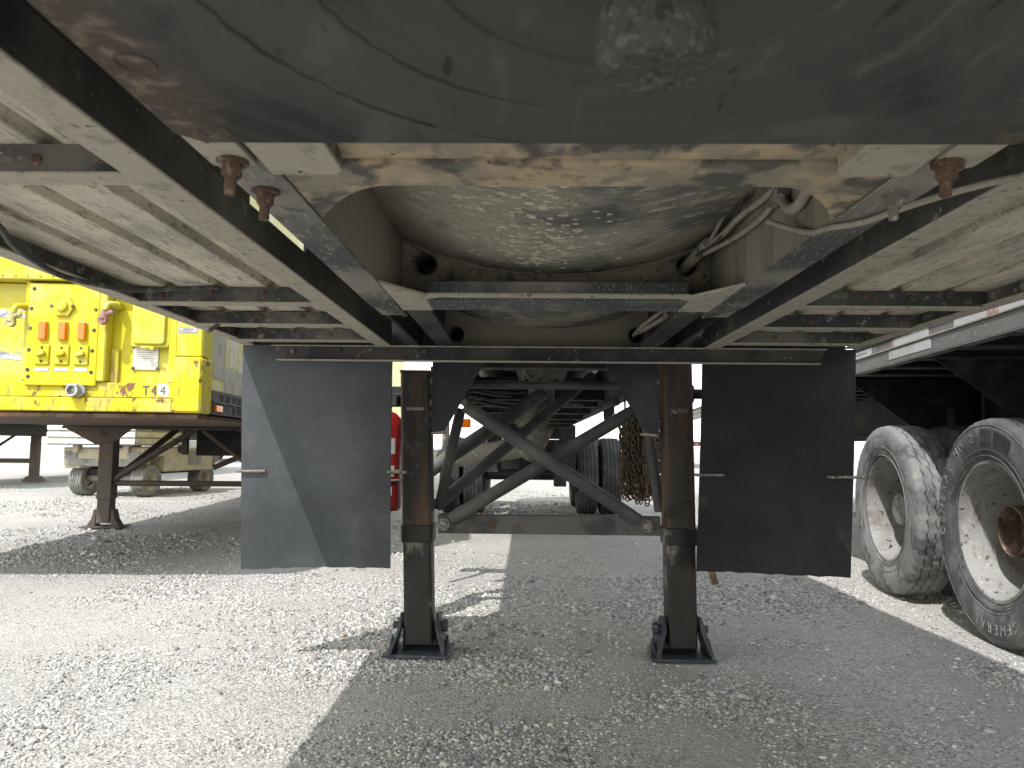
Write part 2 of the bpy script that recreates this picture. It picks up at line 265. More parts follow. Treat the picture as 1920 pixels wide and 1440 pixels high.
def ground_mat():
    m = bpy.data.materials.new('crushed_stone_ground'); m.use_nodes = True
    n, l = m.node_tree.nodes, m.node_tree.links
    bs = n['Principled BSDF']; bs.inputs['Roughness'].default_value = .95; bs.inputs['Specular IOR Level'].default_value = .15
    tc = n.new('ShaderNodeTexCoord'); v = tc.outputs['Object']
    def noise(s, d, r=.6):
        t = n.new('ShaderNodeTexNoise'); t.inputs['Scale'].default_value = s; t.inputs['Detail'].default_value = d; t.inputs['Roughness'].default_value = r
        l.new(v, t.inputs['Vector']); return t.outputs['Fac']
    def ramp(src, stops):
        c = n.new('ShaderNodeValToRGB'); l.new(src, c.inputs[0])
        e = c.color_ramp.elements
        while len(e) < len(stops): e.new(.5)
        for k, (p, colr) in enumerate(stops): e[k].position = p; e[k].color = (*colr, 1)
        return c.outputs[0]
    big = ramp(noise(.55, 6), [(.36, (.27, .265, .255)), (.50, (.36, .345, .315)), (.66, (.47, .44, .385))])
    vo = n.new('ShaderNodeTexVoronoi'); vo.inputs['Scale'].default_value = 110; l.new(v, vo.inputs['Vector'])
    hs = n.new('ShaderNodeSeparateColor'); l.new(vo.outputs['Color'], hs.inputs[0])
    st = ramp(hs.outputs[0], [(.0, (.15, .148, .145)), (.35, (.31, .305, .295)), (.75, (.44, .43, .405)), (1., (.56, .55, .53))])
    mx = n.new('ShaderNodeMix'); mx.data_type = 'RGBA'
    pm = n.new('ShaderNodeMapRange'); pm.inputs['From Min'].default_value = .40; pm.inputs['From Max'].default_value = .60
    pm.inputs['To Min'].default_value = .25; pm.inputs['To Max'].default_value = .85
    l.new(noise(1.3, 8, .7), pm.inputs[0]); l.new(pm.outputs[0], mx.inputs['Factor'])
    l.new(big, mx.inputs['A']); l.new(st, mx.inputs['B'])
    m2 = n.new('ShaderNodeMix'); m2.data_type = 'RGBA'; m2.blend_type = 'MULTIPLY'; m2.inputs['Factor'].default_value = .8
    l.new(mx.outputs['Result'], m2.inputs['A'])
    l.new(ramp(noise(230, 4), [(.32, (.62, .60, .58)), (.55, (1, 1, 1))]), m2.inputs['B'])
    l.new(m2.outputs['Result'], bs.inputs['Base Color'])
    b1 = n.new('ShaderNodeBump'); b1.inputs['Strength'].default_value = .7; b1.inputs['Distance'].default_value = .005; b1.invert = True
    l.new(vo.outputs['Distance'], b1.inputs['Height'])
    b2 = n.new('ShaderNodeBump'); b2.inputs['Strength'].default_value = .55; b2.inputs['Distance'].default_value = .007
    l.new(noise(38, 8, .7), b2.inputs['Height']); l.new(b1.outputs[0], b2.inputs['Normal'])
    l.new(b2.outputs[0], bs.inputs['Normal'])
    return m

def stone_mat():
    m = bpy.data.materials.new('limestone_chips'); m.use_nodes = True
    n, l = m.node_tree.nodes, m.node_tree.links
    bs = n['Principled BSDF']; bs.inputs['Roughness'].default_value = .9; bs.inputs['Specular IOR Level'].default_value = .2
    at = n.new('ShaderNodeAttribute'); at.attribute_name = 'stone_shade'
    c = n.new('ShaderNodeValToRGB'); l.new(at.outputs['Fac'], c.inputs[0])
    st = [(0., (.12, .12, .12)), (.25, (.26, .257, .25)), (.6, (.40, .392, .375)), (.90, (.55, .54, .515)), (.965, (.42, .37, .30)), (1., (.30, .24, .19))]
    e = c.color_ramp.elements
    while len(e) < len(st): e.new(.5)
    for k, (p, colr) in enumerate(st): e[k].position = p; e[k].color = (*colr, 1)
    l.new(c.outputs[0], bs.inputs['Base Color'])
    return m
M['ground'] = ground_mat(); M['stone'] = stone_mat()

# ------------------------------------------------------------------ mesh helpers
class MB:
    def __init__(s): s.v = []; s.f = []
    def add(s, vs, fs):
        o = len(s.v); s.v += [tuple(p) for p in vs]; s.f += [tuple(i + o for i in f) for f in fs]; return s
    def box(s, x0, x1, y0, y1, z0, z1):
        vs = [(x, y, z) for z in (z0, z1) for y in (y0, y1) for x in (x0, x1)]
        return s.add(vs, [(0, 2, 3, 1), (4, 5, 7, 6), (0, 1, 5, 4), (2, 6, 7, 3), (0, 4, 6, 2), (1, 3, 7, 5)])
    def obox(s, c, size, rot=None):
        rot = rot or Matrix.Identity(3); c = Vector(c); hx, hy, hz = [a / 2 for a in size]
        vs = [c + rot @ Vector((x, y, z)) for z in (-hz, hz) for y in (-hy, hy) for x in (-hx, hx)]
        return s.add(vs, [(0, 2, 3, 1), (4, 5, 7, 6), (0, 1, 5, 4), (2, 6, 7, 3), (0, 4, 6, 2), (1, 3, 7, 5)])
    def prism(s, poly, axis, a0, a1):
        f = {'x': lambda p, a: (a, p[0], p[1]), 'y': lambda p, a: (p[0], a, p[1]), 'z': lambda p, a: (p[0], p[1], a)}[axis]
        n = len(poly); vs = [f(p, a0) for p in poly] + [f(p, a1) for p in poly]
        fs = [tuple(range(n)), tuple(range(2 * n - 1, n - 1, -1))] + [(i, (i + 1) % n, n + (i + 1) % n, n + i) for i in range(n)]
        return s.add(vs, fs)
    def tube(s, pts, r, seg=12, cap=True, smooth_steps=0):
        pts = [Vector(p) for p in pts]
        if smooth_steps:
            if isinstance(r, (list, tuple)):
                m_ = len(pts); N_ = (m_ - 1) * smooth_steps
                r = [r[min(i // smooth_steps, m_ - 1)] * (1 - (i % smooth_steps) / smooth_steps) + r[min(i // smooth_steps + 1, m_ - 1)] * (i % smooth_steps) / smooth_steps for i in range(N_ + 1)]
            pts = catmull(pts, smooth_steps)
        n = len(pts); rs = r if isinstance(r, (list, tuple)) else [r] * n
        vs = []; fs = []; up = None
        for i, p in enumerate(pts):
            t = (pts[min(i + 1, n - 1)] - pts[max(i - 1, 0)]).normalized()
            if up is None:
                up = Vector((0, 0, 1)) if abs(t.z) < .9 else Vector((1, 0, 0))
            a = (up - t * up.dot(t)).normalized(); b = t.cross(a); up = a
            for k in range(seg):
                w = 2 * math.pi * k / seg
                vs.append(p + (a * math.cos(w) + b * math.sin(w)) * rs[i])
        for i in range(n - 1):
            for k in range(seg):
                k2 = (k + 1) % seg
                fs.append((i * seg + k, i * seg + k2, (i + 1) * seg + k2, (i + 1) * seg + k))
        if cap:
            fs.append(tuple(range(seg - 1, -1, -1))); fs.append(tuple((n - 1) * seg + k for k in range(seg)))
        return s.add(vs, fs)
    def lathe(s, prof, c=(0, 0, 0), axis='x', seg=32, jitter=0, close=False, cap=True):
        """prof = [(axial, radius)]"""
        c = Vector(c); vs = []; fs = []; n = len(prof)
        for i, (a, r) in enumerate(prof):
            for k in range(seg):
                w = 2 * math.pi * k / seg
                rr = r + (random.uniform(-jitter, jitter) if r > 1e-4 else 0); p, q = rr * math.cos(w), rr * math.sin(w)
                aa = a + random.uniform(-jitter, jitter) * .6
                vs.append(c + Vector({'x': (aa, p, q), 'y': (q, aa, p), 'z': (p, q, aa)}[axis]))
        for i in range(n - 1 if not close else n):
            j = (i + 1) % n
            for k in range(seg):
                k2 = (k + 1) % seg
                fs.append((i * seg + k, i * seg + k2, j * seg + k2, j * seg + k))
        if not close and cap:
            if prof[0][1] > 1e-4: fs.append(tuple(range(seg - 1, -1, -1)))
            if prof[-1][1] > 1e-4: fs.append(tuple((n - 1) * seg + k for k in range(seg)))
        return s.add(vs, fs)
    def ring(s, c, r, t, axis='y', seg=24, ts=8):
        prof = [(t * math.sin(2 * math.pi * k / ts), r + t * math.cos(2 * math.pi * k / ts)) for k in range(ts)]
        return s.lathe(prof, c, axis, seg, close=True)
    def grid(s, fn, nu, nv):
        vs = [fn(i / nu, j / nv) for j in range(nv + 1) for i in range(nu + 1)]
        w = nu + 1
        return s.add(vs, [(j * w + i, j * w + i + 1, (j + 1) * w + i + 1, (j + 1) * w + i) for j in range(nv) for i in range(nu)])
    def mesh(s, name, m, smooth=False, bevel=0, bseg=1):
        bm = bmesh.new(); vs = [bm.verts.new(p) for p in s.v]
        for f in s.f:
            try: bm.faces.new([vs[i] for i in f])
            except ValueError: pass
        bmesh.ops.remove_doubles(bm, verts=bm.verts, dist=1e-5)
        bmesh.ops.recalc_face_normals(bm, faces=bm.faces)
        if bevel:
            es = [e for e in bm.edges if len(e.link_faces) == 2 and e.calc_face_angle(0) > R(35)]
            bmesh.ops.bevel(bm, geom=es, offset=bevel, segments=bseg, profile=.5, affect='EDGES', clamp_overlap=True)
        if smooth:
            for f in bm.faces: f.smooth = True
            for e in bm.edges:
                if len(e.link_faces) == 2 and e.calc_face_angle(0) > R(38): e.smooth = False
        me = bpy.data.meshes.new(name); bm.to_mesh(me); bm.free(); me.materials.append(m)
        return me
    def build(s, name, m, parent=None, smooth=False, bevel=0, bseg=1, loc=None):
        o = bpy.data.objects.new(name, s.mesh(name, M[m] if isinstance(m, str) else m, smooth, bevel, bseg))
        COL.objects.link(o)
        if parent: o.parent = parent
        if loc: o.location = loc
        return o

def catmull(pts, k):
    out = []; n = len(pts)
    for i in range(n - 1):
        p0, p1, p2, p3 = pts[max(i - 1, 0)], pts[i], pts[i + 1], pts[min(i + 2, n - 1)]
        for j in range(k):
            t = j / k
            out.append(.5 * ((2 * p1) + (p2 - p0) * t + (2 * p0 - 5 * p1 + 4 * p2 - p3) * t * t + (3 * p1 - p0 - 3 * p2 + p3) * t ** 3))
    out.append(pts[-1]); return out

def tag(o, label=None, cat=None, group=None, kind=None):
    if label: o['label'] = label
    if cat: o['category'] = cat
    if group: o['group'] = group
    if kind: o['kind'] = kind
    return o
def thing(name, label, cat, loc=(0, 0, 0), rz=0, group=None):
    o = bpy.data.objects.new(name, None); COL.objects.link(o); o.location = loc; o.rotation_euler = (0, 0, rz)
    o.empty_display_size = .1
    return tag(o, label, cat, group)
def inst(name, me, parent, loc=(0, 0, 0), rot=(0, 0, 0), scale=None):
    o = bpy.data.objects.new(name, me); COL.objects.link(o); o.parent = parent; o.location = loc; o.rotation_euler = rot
    if scale: o.scale = scale
    return o
def rrect(x0, x1, y0, y1, r, n=4):
    out = []
    for cx, cy, a0 in ((x1 - r, y1 - r, 0), (x0 + r, y1 - r, 90), (x0 + r, y0 + r, 180), (x1 - r, y0 + r, 270)):
        for k in range(n + 1):
            a = R(a0 + 90 * k / n); out.append((cx + r * math.cos(a), cy + r * math.sin(a)))
    return out
def hexbolt(rad, length, nut_h, wash_r, m_, nutty=True):
    b = MB()
    b.lathe([(0, wash_r), (-.004, wash_r)], axis='z', seg=18)
    b.lathe([(-.004, rad * 1.75), (-.004 - nut_h, rad * 1.75)], axis='z', seg=6)
    b.lathe([(-.004 - nut_h, rad * 1.25), (-.008 - nut_h, rad * 1.2)], axis='z', seg=12)
    b.lathe([(-.004 - nut_h, rad), (-length + .003, rad), (-length, rad * .8)], axis='z', seg=14)
    return b.mesh('bolt', m_, smooth=True)
def text_mesh(txt, size, ext=.001):
    cu = bpy.data.curves.new('text', 'FONT'); cu.body = txt; cu.size = size; cu.extrude = ext; cu.resolution_u = 3
    cu.align_x = 'CENTER'; cu.align_y = 'BOTTOM_BASELINE'
    o = bpy.data.objects.new('text', cu); COL.objects.link(o)
    bpy.context.view_layer.update()
    dg = bpy.context.evaluated_depsgraph_get()
    me = bpy.data.meshes.new_from_object(o.evaluated_get(dg))
    bpy.data.objects.remove(o); bpy.data.curves.remove(cu)
    return me
#PART2
# ------------------------------------------------------------------ ground
def vnoise(x, y, f, seed):
    rs = np.random.RandomState(seed); T = rs.rand(256, 256)
    x = np.asarray(x) * f; y = np.asarray(y) * f
    xi = np.floor(x).astype(int); yi = np.floor(y).astype(int); fx = x - xi; fy = y - yi
    fx = fx * fx * (3 - 2 * fx); fy = fy * fy * (3 - 2 * fy)
    g = lambda a, b: T[a % 256, b % 256]
    return (g(xi, yi) * (1 - fx) + g(xi + 1, yi) * fx) * (1 - fy) + (g(xi, yi + 1) * (1 - fx) + g(xi + 1, yi + 1) * fx) * fy
def ground_z(x, y):
    near = np.clip((14 - np.hypot(x, y - 3)) / 6, 0, 1)
    h = (vnoise(x, y, .9, 3) - .5) * .018 + (vnoise(x, y, 3.1, 4) - .5) * .007 + (vnoise(x, y, 9, 5) - .5) * .0035
    return h * near - .004
def spaced(lo, hi, step, far, n):
    a = np.arange(lo, hi, step); g = np.geomspace(step * 2, far, n)
    return np.concatenate([(lo - g)[::-1], a, hi + g])
gx = spaced(-3.6, 3.6, .04, 600, 46); gy = spaced(1.2, 7.0, .035, 600, 46)
XX, YY = np.meshgrid(gx, gy); ZZ = ground_z(XX, YY)
gv = np.stack([XX, YY, ZZ], -1).reshape(-1, 3); nx, ny = len(gx), len(gy)
idx = np.arange(nx * ny).reshape(ny, nx)
quads = np.stack([idx[:-1, :-1], idx[:-1, 1:], idx[1:, 1:], idx[1:, :-1]], -1).reshape(-1, 4)
def np_mesh(name, v, f, m):
    me = bpy.data.meshes.new(name); k = f.shape[1]
    me.vertices.add(len(v)); me.vertices.foreach_set('co', np.ascontiguousarray(v, dtype=np.float32).ravel())
    me.loops.add(f.size); me.loops.foreach_set('vertex_index', np.ascontiguousarray(f, dtype=np.int32).ravel())
    me.polygons.add(len(f)); me.polygons.foreach_set('loop_start', np.arange(0, f.size, k, dtype=np.int32))
    me.polygons.foreach_set('loop_total', np.full(len(f), k, dtype=np.int32))
    me.update(calc_edges=True); me.validate(); me.materials.append(m); return me
gme = np_mesh('ground', gv, quads, M['ground'])
gme.polygons.foreach_set('use_smooth', np.ones(len(quads), dtype=bool))
ground = bpy.data.objects.new('ground', gme); COL.objects.link(ground); tag(ground, kind='structure')

# loose gravel: tens of thousands of angular chips, nobody could count them
def ico():
    t = (1 + 5 ** .5) / 2
    v = np.array([(-1, t, 0), (1, t, 0), (-1, -t, 0), (1, -t, 0), (0, -1, t), (0, 1, t), (0, -1, -t), (0, 1, -t), (t, 0, -1), (t, 0, 1), (-t, 0, -1), (-t, 0, 1)], float)
    v /= np.linalg.norm(v[0])
    f = np.array([(0, 11, 5), (0, 5, 1), (0, 1, 7), (0, 7, 10), (0, 10, 11), (1, 5, 9), (5, 11, 4), (11, 10, 2), (10, 7, 6), (7, 1, 8), (3, 9, 4), (3, 4, 2), (3, 2, 6), (3, 6, 8), (3, 8, 9), (4, 9, 5), (2, 4, 11), (6, 2, 10), (8, 6, 7), (9, 8, 1)])
    return v, f
def octa():
    v = np.array([(1, 0, 0), (-1, 0, 0), (0, 1, 0), (0, -1, 0), (0, 0, 1), (0, 0, -1)], float)
    f = np.array([(0, 2, 4), (2, 1, 4), (1, 3, 4), (3, 0, 4), (2, 0, 5), (1, 2, 5), (3, 1, 5), (0, 3, 5)])
    return v, f
def scatter(y0, y1, n, rmin, rmax, shape, seed, half=lambda y: .74 * y + .7, power=2.2, xoff=-.1):
    rs = np.random.RandomState(seed)
    k = int(n * 2.6); y = y0 + (y1 - y0) * rs.rand(k); x = (rs.rand(k) * 2 - 1) * half(y1) + xoff
    ok = np.abs(x - xoff) < half(y)
    d = .55 * vnoise(x, y, .85, 11) + .30 * vnoise(x, y, 2.6, 12) + .15 * vnoise(x, y, 8, 13)
    p = np.clip((d - .38) / .20, .06, 1.0)
    ok &= rs.rand(k) < p
    x, y, d = x[ok][:n], y[ok][:n], d[ok][:n]; n = len(x)
    r = rmin + (rmax - rmin) * rs.rand(n) ** power
    r *= np.where(rs.rand(n) < .03, 1.3 + 1.5 * rs.rand(n) ** 2, 1.0) * (.75 + .6 * np.clip((d - .4) / .25, 0, 1))
    bv, bf = shape(); nv = len(bv)
    V = bv[None] * (1 + (rs.rand(n, nv, 1) - .5) * .75)
    V = V * (np.stack([.75 + .7 * rs.rand(n), .7 + .5 * rs.rand(n), .45 + .4 * rs.rand(n)], -1)[:, None, :])
    a = rs.rand(n) * 6.283; ca, sa = np.cos(a), np.sin(a); b = (rs.rand(n) - .5) * .9; cb, sb = np.cos(b), np.sin(b)
    Y2 = V[..., 1] * cb[:, None] - V[..., 2] * sb[:, None]; Z2 = V[..., 1] * sb[:, None] + V[..., 2] * cb[:, None]
    X3 = V[..., 0] * ca[:, None] - Y2 * sa[:, None]; Y3 = V[..., 0] * sa[:, None] + Y2 * ca[:, None]
    V = np.stack([X3, Y3, Z2], -1) * r[:, None, None]
    V += np.stack([x, y, ground_z(x, y) + r * .12], -1)[:, None, :]
    Fc = bf[None] + (np.arange(n) * nv)[:, None, None]
    sh = np.repeat(rs.rand(n), nv)
    return V.reshape(-1, 3), Fc.reshape(-1, 3), sh
def gravel(name, parts, label):
    vs, fs, ss, o = [], [], [], 0
    for v, f, s_ in parts: vs.append(v); fs.append(f + o); ss.append(s_); o += len(v)
    me = np_mesh(name, np.concatenate(vs), np.concatenate(fs), M['stone'])
    at = me.attributes.new('stone_shade', 'FLOAT', 'POINT'); at.data.foreach_set('value', np.concatenate(ss).astype(np.float32))
    ob = bpy.data.objects.new(name, me); COL.objects.link(ob); tag(ob, label, 'gravel', kind='stuff')
gravel('gravel', [scatter(1.75, 3.2, 52000, .0022, .0080, ico, 21, power=2.6), scatter(3.2, 6.0, 46000, .0035, .0095, ico, 22, power=2.6), scatter(6.0, 15, 34000, .006, .016, octa, 23)],
       'loose pale grey limestone gravel strewn over the yard')

# ------------------------------------------------------------------ the tank trailer overhead
X0 = 0.083
T = thing('tank_trailer', 'black tank trailer seen from beneath its nose, with kingpin, mudflaps and landing gear', 'trailer', (X0, 0, 0))
ZB = 1.267                                                   # underside of the frame
# coupler plate and kingpin
pl = MB().prism([(-.452, -.5), (.452, -.5), (.452, .745), (.428, .77), (-.428, .77), (-.452, .745)], 'z', 1.2, 1.222).build('coupler_plate', 'plate', T, bevel=.004)
wd = MB(); wd.ring((0, .445, 1.2002), .158, .0026, 'z', 96, 6); wd.build('weld_bead', 'plate', pl, smooth=True)
for rr, a0, a1 in ((.245, 100, 196), (.33, 104, 200)):
    aa = list(range(a0, a1, 2)); wd = MB()
    wd.tube([((rr + .002 * math.sin(a * .9)) * math.cos(R(a)), .445 + rr * math.sin(R(a)), 1.2002) for a in aa], [.0006 + .0018 * min(1, i / 14) for i in range(len(aa))], 6); wd.build('weld_bead', 'plate', pl, smooth=True)
for (bx, by) in ((-.415, .60), (-.405, .735), (.405, .725)):
    MB().ring((bx, by, 1.2), .016, .0016, 'z', 22, 6).build('plug_weld', 'plate_edge', pl, smooth=True)
kp = MB().lathe([(1.2, .062), (1.193, .060), (1.188, .030), (1.150, .0285), (1.148, .0355), (1.138, .0368), (1.126, .0368), (1.117, .0360), (1.1135, .032), (1.1125, .024), (1.1120, .015), (1.1125, .007), (1.1125, 0)], (-.004, .445, 0), 'z', 60, .0007)
kp.build('kingpin', 'grease', T, smooth=True)
# frame rails: web inboard, flange outboard
for s in (-1, 1):
    rail = MB().prism([(s * .435, ZB), (s * .510, ZB), (s * .510, ZB + .012), (s * .445, ZB + .012), (s * .445, 1.66), (s * .435, 1.66)], 'y', -.6, 2.19)
    rl = rail.build('frame_rail', 'dusty_web', T)
    MB().prism([(s * .4335, -.6), (s * .512, -.6), (s * .512, 2.03), (s * .445, 2.19), (s * .4335, 2.19)], 'z', ZB - .004, ZB).build('rail_flange', 'dusty_rail', rl, bevel=.0015)
    MB().prism([(s * .425, ZB - .002), (s * .355, ZB - .002), (s * .355, ZB + .010), (s * .415, ZB + .010), (s * .415, 1.45), (s * .425, 1.45)], 'y', 2.12, 3.05).build('rear_rail', 'black_steel', T, bevel=.0015)
    # outer rail carrying the deck edge
    orl = MB().prism([(s * .603, ZB), (s * .609, ZB), (s * .609, 1.330), (s * .603, 1.330)], 'y', -.6, 2.86).build('deck_rail', 'black_steel', T)
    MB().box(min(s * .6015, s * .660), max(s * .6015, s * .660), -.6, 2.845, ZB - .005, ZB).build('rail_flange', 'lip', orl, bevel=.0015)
    for (ya, yb) in ((-.6, 1.36), (1.72, 2.86)):
        MB().box(min(s * .6032, s * .6088), max(s * .6032, s * .6088), ya, yb, 1.3302, 1.366).build('rail_upstand', 'black_steel', orl)
    # side rail
    sr = MB().prism([(s * 1.165, 1.276), (s * 1.195, 1.276), (s * 1.195, 1.42), (s * 1.165, 1.42)], 'y', -.6, 2.9).build('side_rail', 'channel', T, bevel=.002)
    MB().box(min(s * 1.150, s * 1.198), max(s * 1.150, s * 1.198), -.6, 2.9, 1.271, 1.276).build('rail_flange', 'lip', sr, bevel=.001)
    # deck planks with raised ribs between them
    xs0 = .622
    for k in range(4):
        x0 = xs0 + k * .142; x1 = x0 + .142
        prof = [(x0 + .001, 1.346), (x0 + .001, 1.341), (x0 + .026, 1.340), (x0 + .034, 1.3125), (x0 + .137, 1.3125), (x1 - .001, 1.340), (x1 - .001, 1.346)]
        MB().prism([(s * p[0], p[1]) for p in prof], 'y', -.6, 3.04).build('deck_plank', 'deck', T, bevel=.002)
    # outriggers: channels with a dusty bottom lip
    for (yy, hh) in ((1.045, .045), (2.02, .045), (2.385, .042), (2.745, .045), (.1, .045)):
        ch = MB().prism([(yy - .004, ZB + .004), (yy - .004, ZB + hh), (yy + .045, ZB + hh), (yy + .045, ZB + hh - .004), (yy, ZB + hh - .004), (yy, ZB + .004)], 'x', min(s * .612, s * 1.164), max(s * .612, s * 1.164)).build('outrigger', 'channel', T)
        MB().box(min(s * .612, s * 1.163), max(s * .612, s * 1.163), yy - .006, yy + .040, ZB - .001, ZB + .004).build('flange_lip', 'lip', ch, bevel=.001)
for s in (-1, 1):
    MB().box(min(s * .612, s * 1.163), max(s * .612, s * 1.163), 2.905, 2.93, 1.2665, 1.335).build('end_channel', 'channel', T, bevel=.002)
    MB().box(min(s * .43, s * .70), max(s * .43, s * .70), 3.06, 3.07, 1.258, 1.46).build('end_plate', 'gusset', T, bevel=.002)
pb = MB().lathe([(0, .0085), (-.004, .0085), (-.0065, .005)], axis='y', seg=8).mesh('plank_bolt', M['rusty_bolt'], smooth=True)
for o_ in [q for q in T.children if q.name.startswith('outrigger')]:
    xs_ = [v.co.x for v in o_.data.vertices]; ys_ = min(v.co.y for v in o_.data.vertices)
    for k in range(4):
        inst('plank_bolt', pb, o_, (min(xs_) + .075 + .142 * k + random.uniform(-.01, .01), ys_ - .0003, ZB + .024 + random.uniform(-.006, .006)))
# tank shell
tk = MB(); n = 72
prof = [(-.9, 0), (-.88, .35), (-.82, .62), (-.70, .86), (-.55, .97), (-.4, 1.0), (1.1, 1.0), (3.0, 1.0), (5.0, 1.0), (7, 1.0), (11.2, 1.0), (11.4, .93), (11.55, .7), (11.62, 0)]
tk.lathe(prof, (0, 0, 2.362), 'y', 96)
tank = tk.build('tank_shell', 'belly', T, smooth=True)
sp = MB()
for _ in range(230):
    cx = random.gauss(-.05, .065); cy = random.uniform(1.2, 1.95) + random.gauss(0, .05)
    if cy < 1.5: cx -= .04
    a = random.uniform(.0018, .0075) ** 1.0; b = a * random.uniform(.5, 1.3)
    ang0 = random.uniform(0, 3.1)
    pts = []
    for k in range(8):
        w = 2 * math.pi * k / 8; q = random.uniform(.75, 1.2)
        dx = a * 1.7 * q * math.cos(w); dy = b * q * math.sin(w)
        x = cx + dx; pts.append((x, cy + dy, 2.362 - math.sqrt(1.0 - x * x) - .0012))
    o = len(sp.v); sp.v += pts + [(p[0], p[1], p[2] + .004) for p in pts]
    sp.f.append(tuple(o + k for k in range(8))); sp.f += [(o + k, o + (k + 1) % 8, o + 8 + (k + 1) % 8, o + 8 + k) for k in range(8)]
tag(sp.build('mud_splash', 'splat', tank), kind='stuff')
# front bolster: bull-nosed, mud caked, with coved ends
fb = MB()
prof = []
for k in range(9):
    a = R(180 + 90 * k / 8); prof.append((.985 + .075 * math.cos(a), 1.345 + .072 * math.sin(a)))
fbp = prof + [(1.075, ZB + .004), (1.075, ZB + .016), (.99, 1.292), (.93, 1.345)]
bol = fb.prism(fbp, 'x', -.4325, .4325).build('front_bolster', 'tan', T, smooth=True)
cove = [(-.4328, 1.05), (.4328, 1.05), (.4328, 1.245)]
for k in range(9):
    a = R(90 - 90 * k / 8); cove.append((.4328 - .145 + .145 * math.sin(a) , 1.082 + .163 * (1 - math.cos(a)) ))
def cv(s): return [(s * (.29 + .1428 * t), 1.083 + .165 * t ** 1.8) for t in [i / 10 for i in range(11)]]
poly = [(-.4328, .992)] + [(.4328, .992)] + cv(1)[::-1] + cv(-1)
MB().prism(poly, 'z', ZB - .001, ZB + .0085).build('bottom_flange', 'tan', bol, bevel=.003, bseg=2)
for s in (-1, 1):
    MB().prism([(s * .435, .80), (s * .335, .80), (s * .335, .985), (s * .345, 1.0), (s * .435, 1.0)], 'z', 1.252, 1.258).build('pad_plate', 'lip', T, bevel=.001)
    MB().box(min(s * .335, s * .341), max(s * .335, s * .341), .80, .985, 1.258, 1.33).build('pad_gusset', 'tan', T, bevel=.001)
    MB().box(min(s * .448, s * .508), max(s * .448, s * .508), .80, .975, 1.255, 1.2628).build('shim_plate', 'lip', T, bevel=.001)
# saddles with hose sleeves
def saddle(yc, zb, name, m_, hz):
    b = MB(); th = .010
    xs = sorted(set([round(-.4325 + .865 * i / 60, 4) for i in range(61)] + [round(s * .364 + .0285 * math.cos(R(15 * k)), 4) for s in (-1, 1) for k in range(13)]))
    top = lambda x: 2.362 - math.sqrt(1.0 - x * x) + .004
    def col(a0, a1, l0, l1, h0, h1):
        vs = [(a0, yc, l0), (a1, yc, l1), (a1, yc, h1), (a0, yc, h0), (a0, yc + th, l0), (a1, yc + th, l1), (a1, yc + th, h1), (a0, yc + th, h0)]
        b.add(vs, [(0, 1, 2, 3), (7, 6, 5, 4), (0, 4, 5, 1), (3, 2, 6, 7)])
    for a0, a1 in zip(xs, xs[1:]):
        hole = None
        for s in (-1, 1):
            if a0 >= s * .364 - .0286 and a1 <= s * .364 + .0286: hole = s
        if hole is None: col(a0, a1, zb, zb, top(a0), top(a1))
        else:
            q = lambda x: math.sqrt(max(0, .0285 ** 2 - (x - hole * .364) ** 2))
            col(a0, a1, zb, zb, hz - q(a0), hz - q(a1)); col(a0, a1, hz + q(a0), hz + q(a1), top(a0), top(a1))
    sd = b.build(name, m_, T)
    MB().tube([(-.43 + .86 * i / 70, yc - .003 + random.uniform(-.001, .001), top(-.43 + .86 * i / 70) - .006 + random.uniform(-.0015, .0015)) for i in range(71)], .0048, 7).build('weld_bead', m_, sd, smooth=True)
    for s in (-1, 1):
        MB().lathe([(yc - .008, .0285), (yc - .008, .0325), (yc + .14, .0325), (yc + .14, .0285)], (s * .364, 0, hz), 'y', 28, close=True).lathe([(yc + .13, .0300), (yc + .138, .0300)], (s * .364, 0, hz), 'y', 28).build('hose_sleeve', 'channel', sd, smooth=True)
    return sd
saddle(2.06, ZB, 'saddle', 'saddle', 1.388)
saddle(3.02, 1.245, 'saddle', 'dusty_web', 1.336)
# bottom brace between the rails, tapering from the rails to a channel
brace = MB().box(-.338, .338, 1.884, 1.905, ZB - .004, ZB + .006).build('lower_brace', 'lip', T, bevel=.002)
for q in (-1, 1):
    MB().prism([(q * .432, 1.735), (q * .340, 1.885), (q * .31, 1.907), (q * .345, 1.935), (q * .345, 2.09), (q * .432, 2.09)], 'z', ZB - .0035, ZB + .004).build('end_wing', 'lip', brace, bevel=.001)
MB().prism([(1.95, ZB - .002), (2.088, ZB - .002), (2.088, ZB + .004), (1.957, ZB + .004), (1.957, ZB + .05), (1.95, ZB + .05)], 'x', -.346, .346).build('channel', 'dusty_rail', brace, bevel=.001)
# bolts through the flanges
me_r = hexbolt(.0078, .046, .017, .021, M['rusty_bolt']); me_g = hexbolt(.0072, .040, .015, .018, M['grey_bolt'])
for (x, y, me_) in ((-.474, .957, me_r), (-.478, 1.095, me_r), (.466, .957, me_r), (.469, 1.10, me_g)):
    inst('bolt', me_, T, (x, y, ZB - .004 if y > 1 else 1.255), (R(4), R(random.uniform(-6, 6)), random.random()))
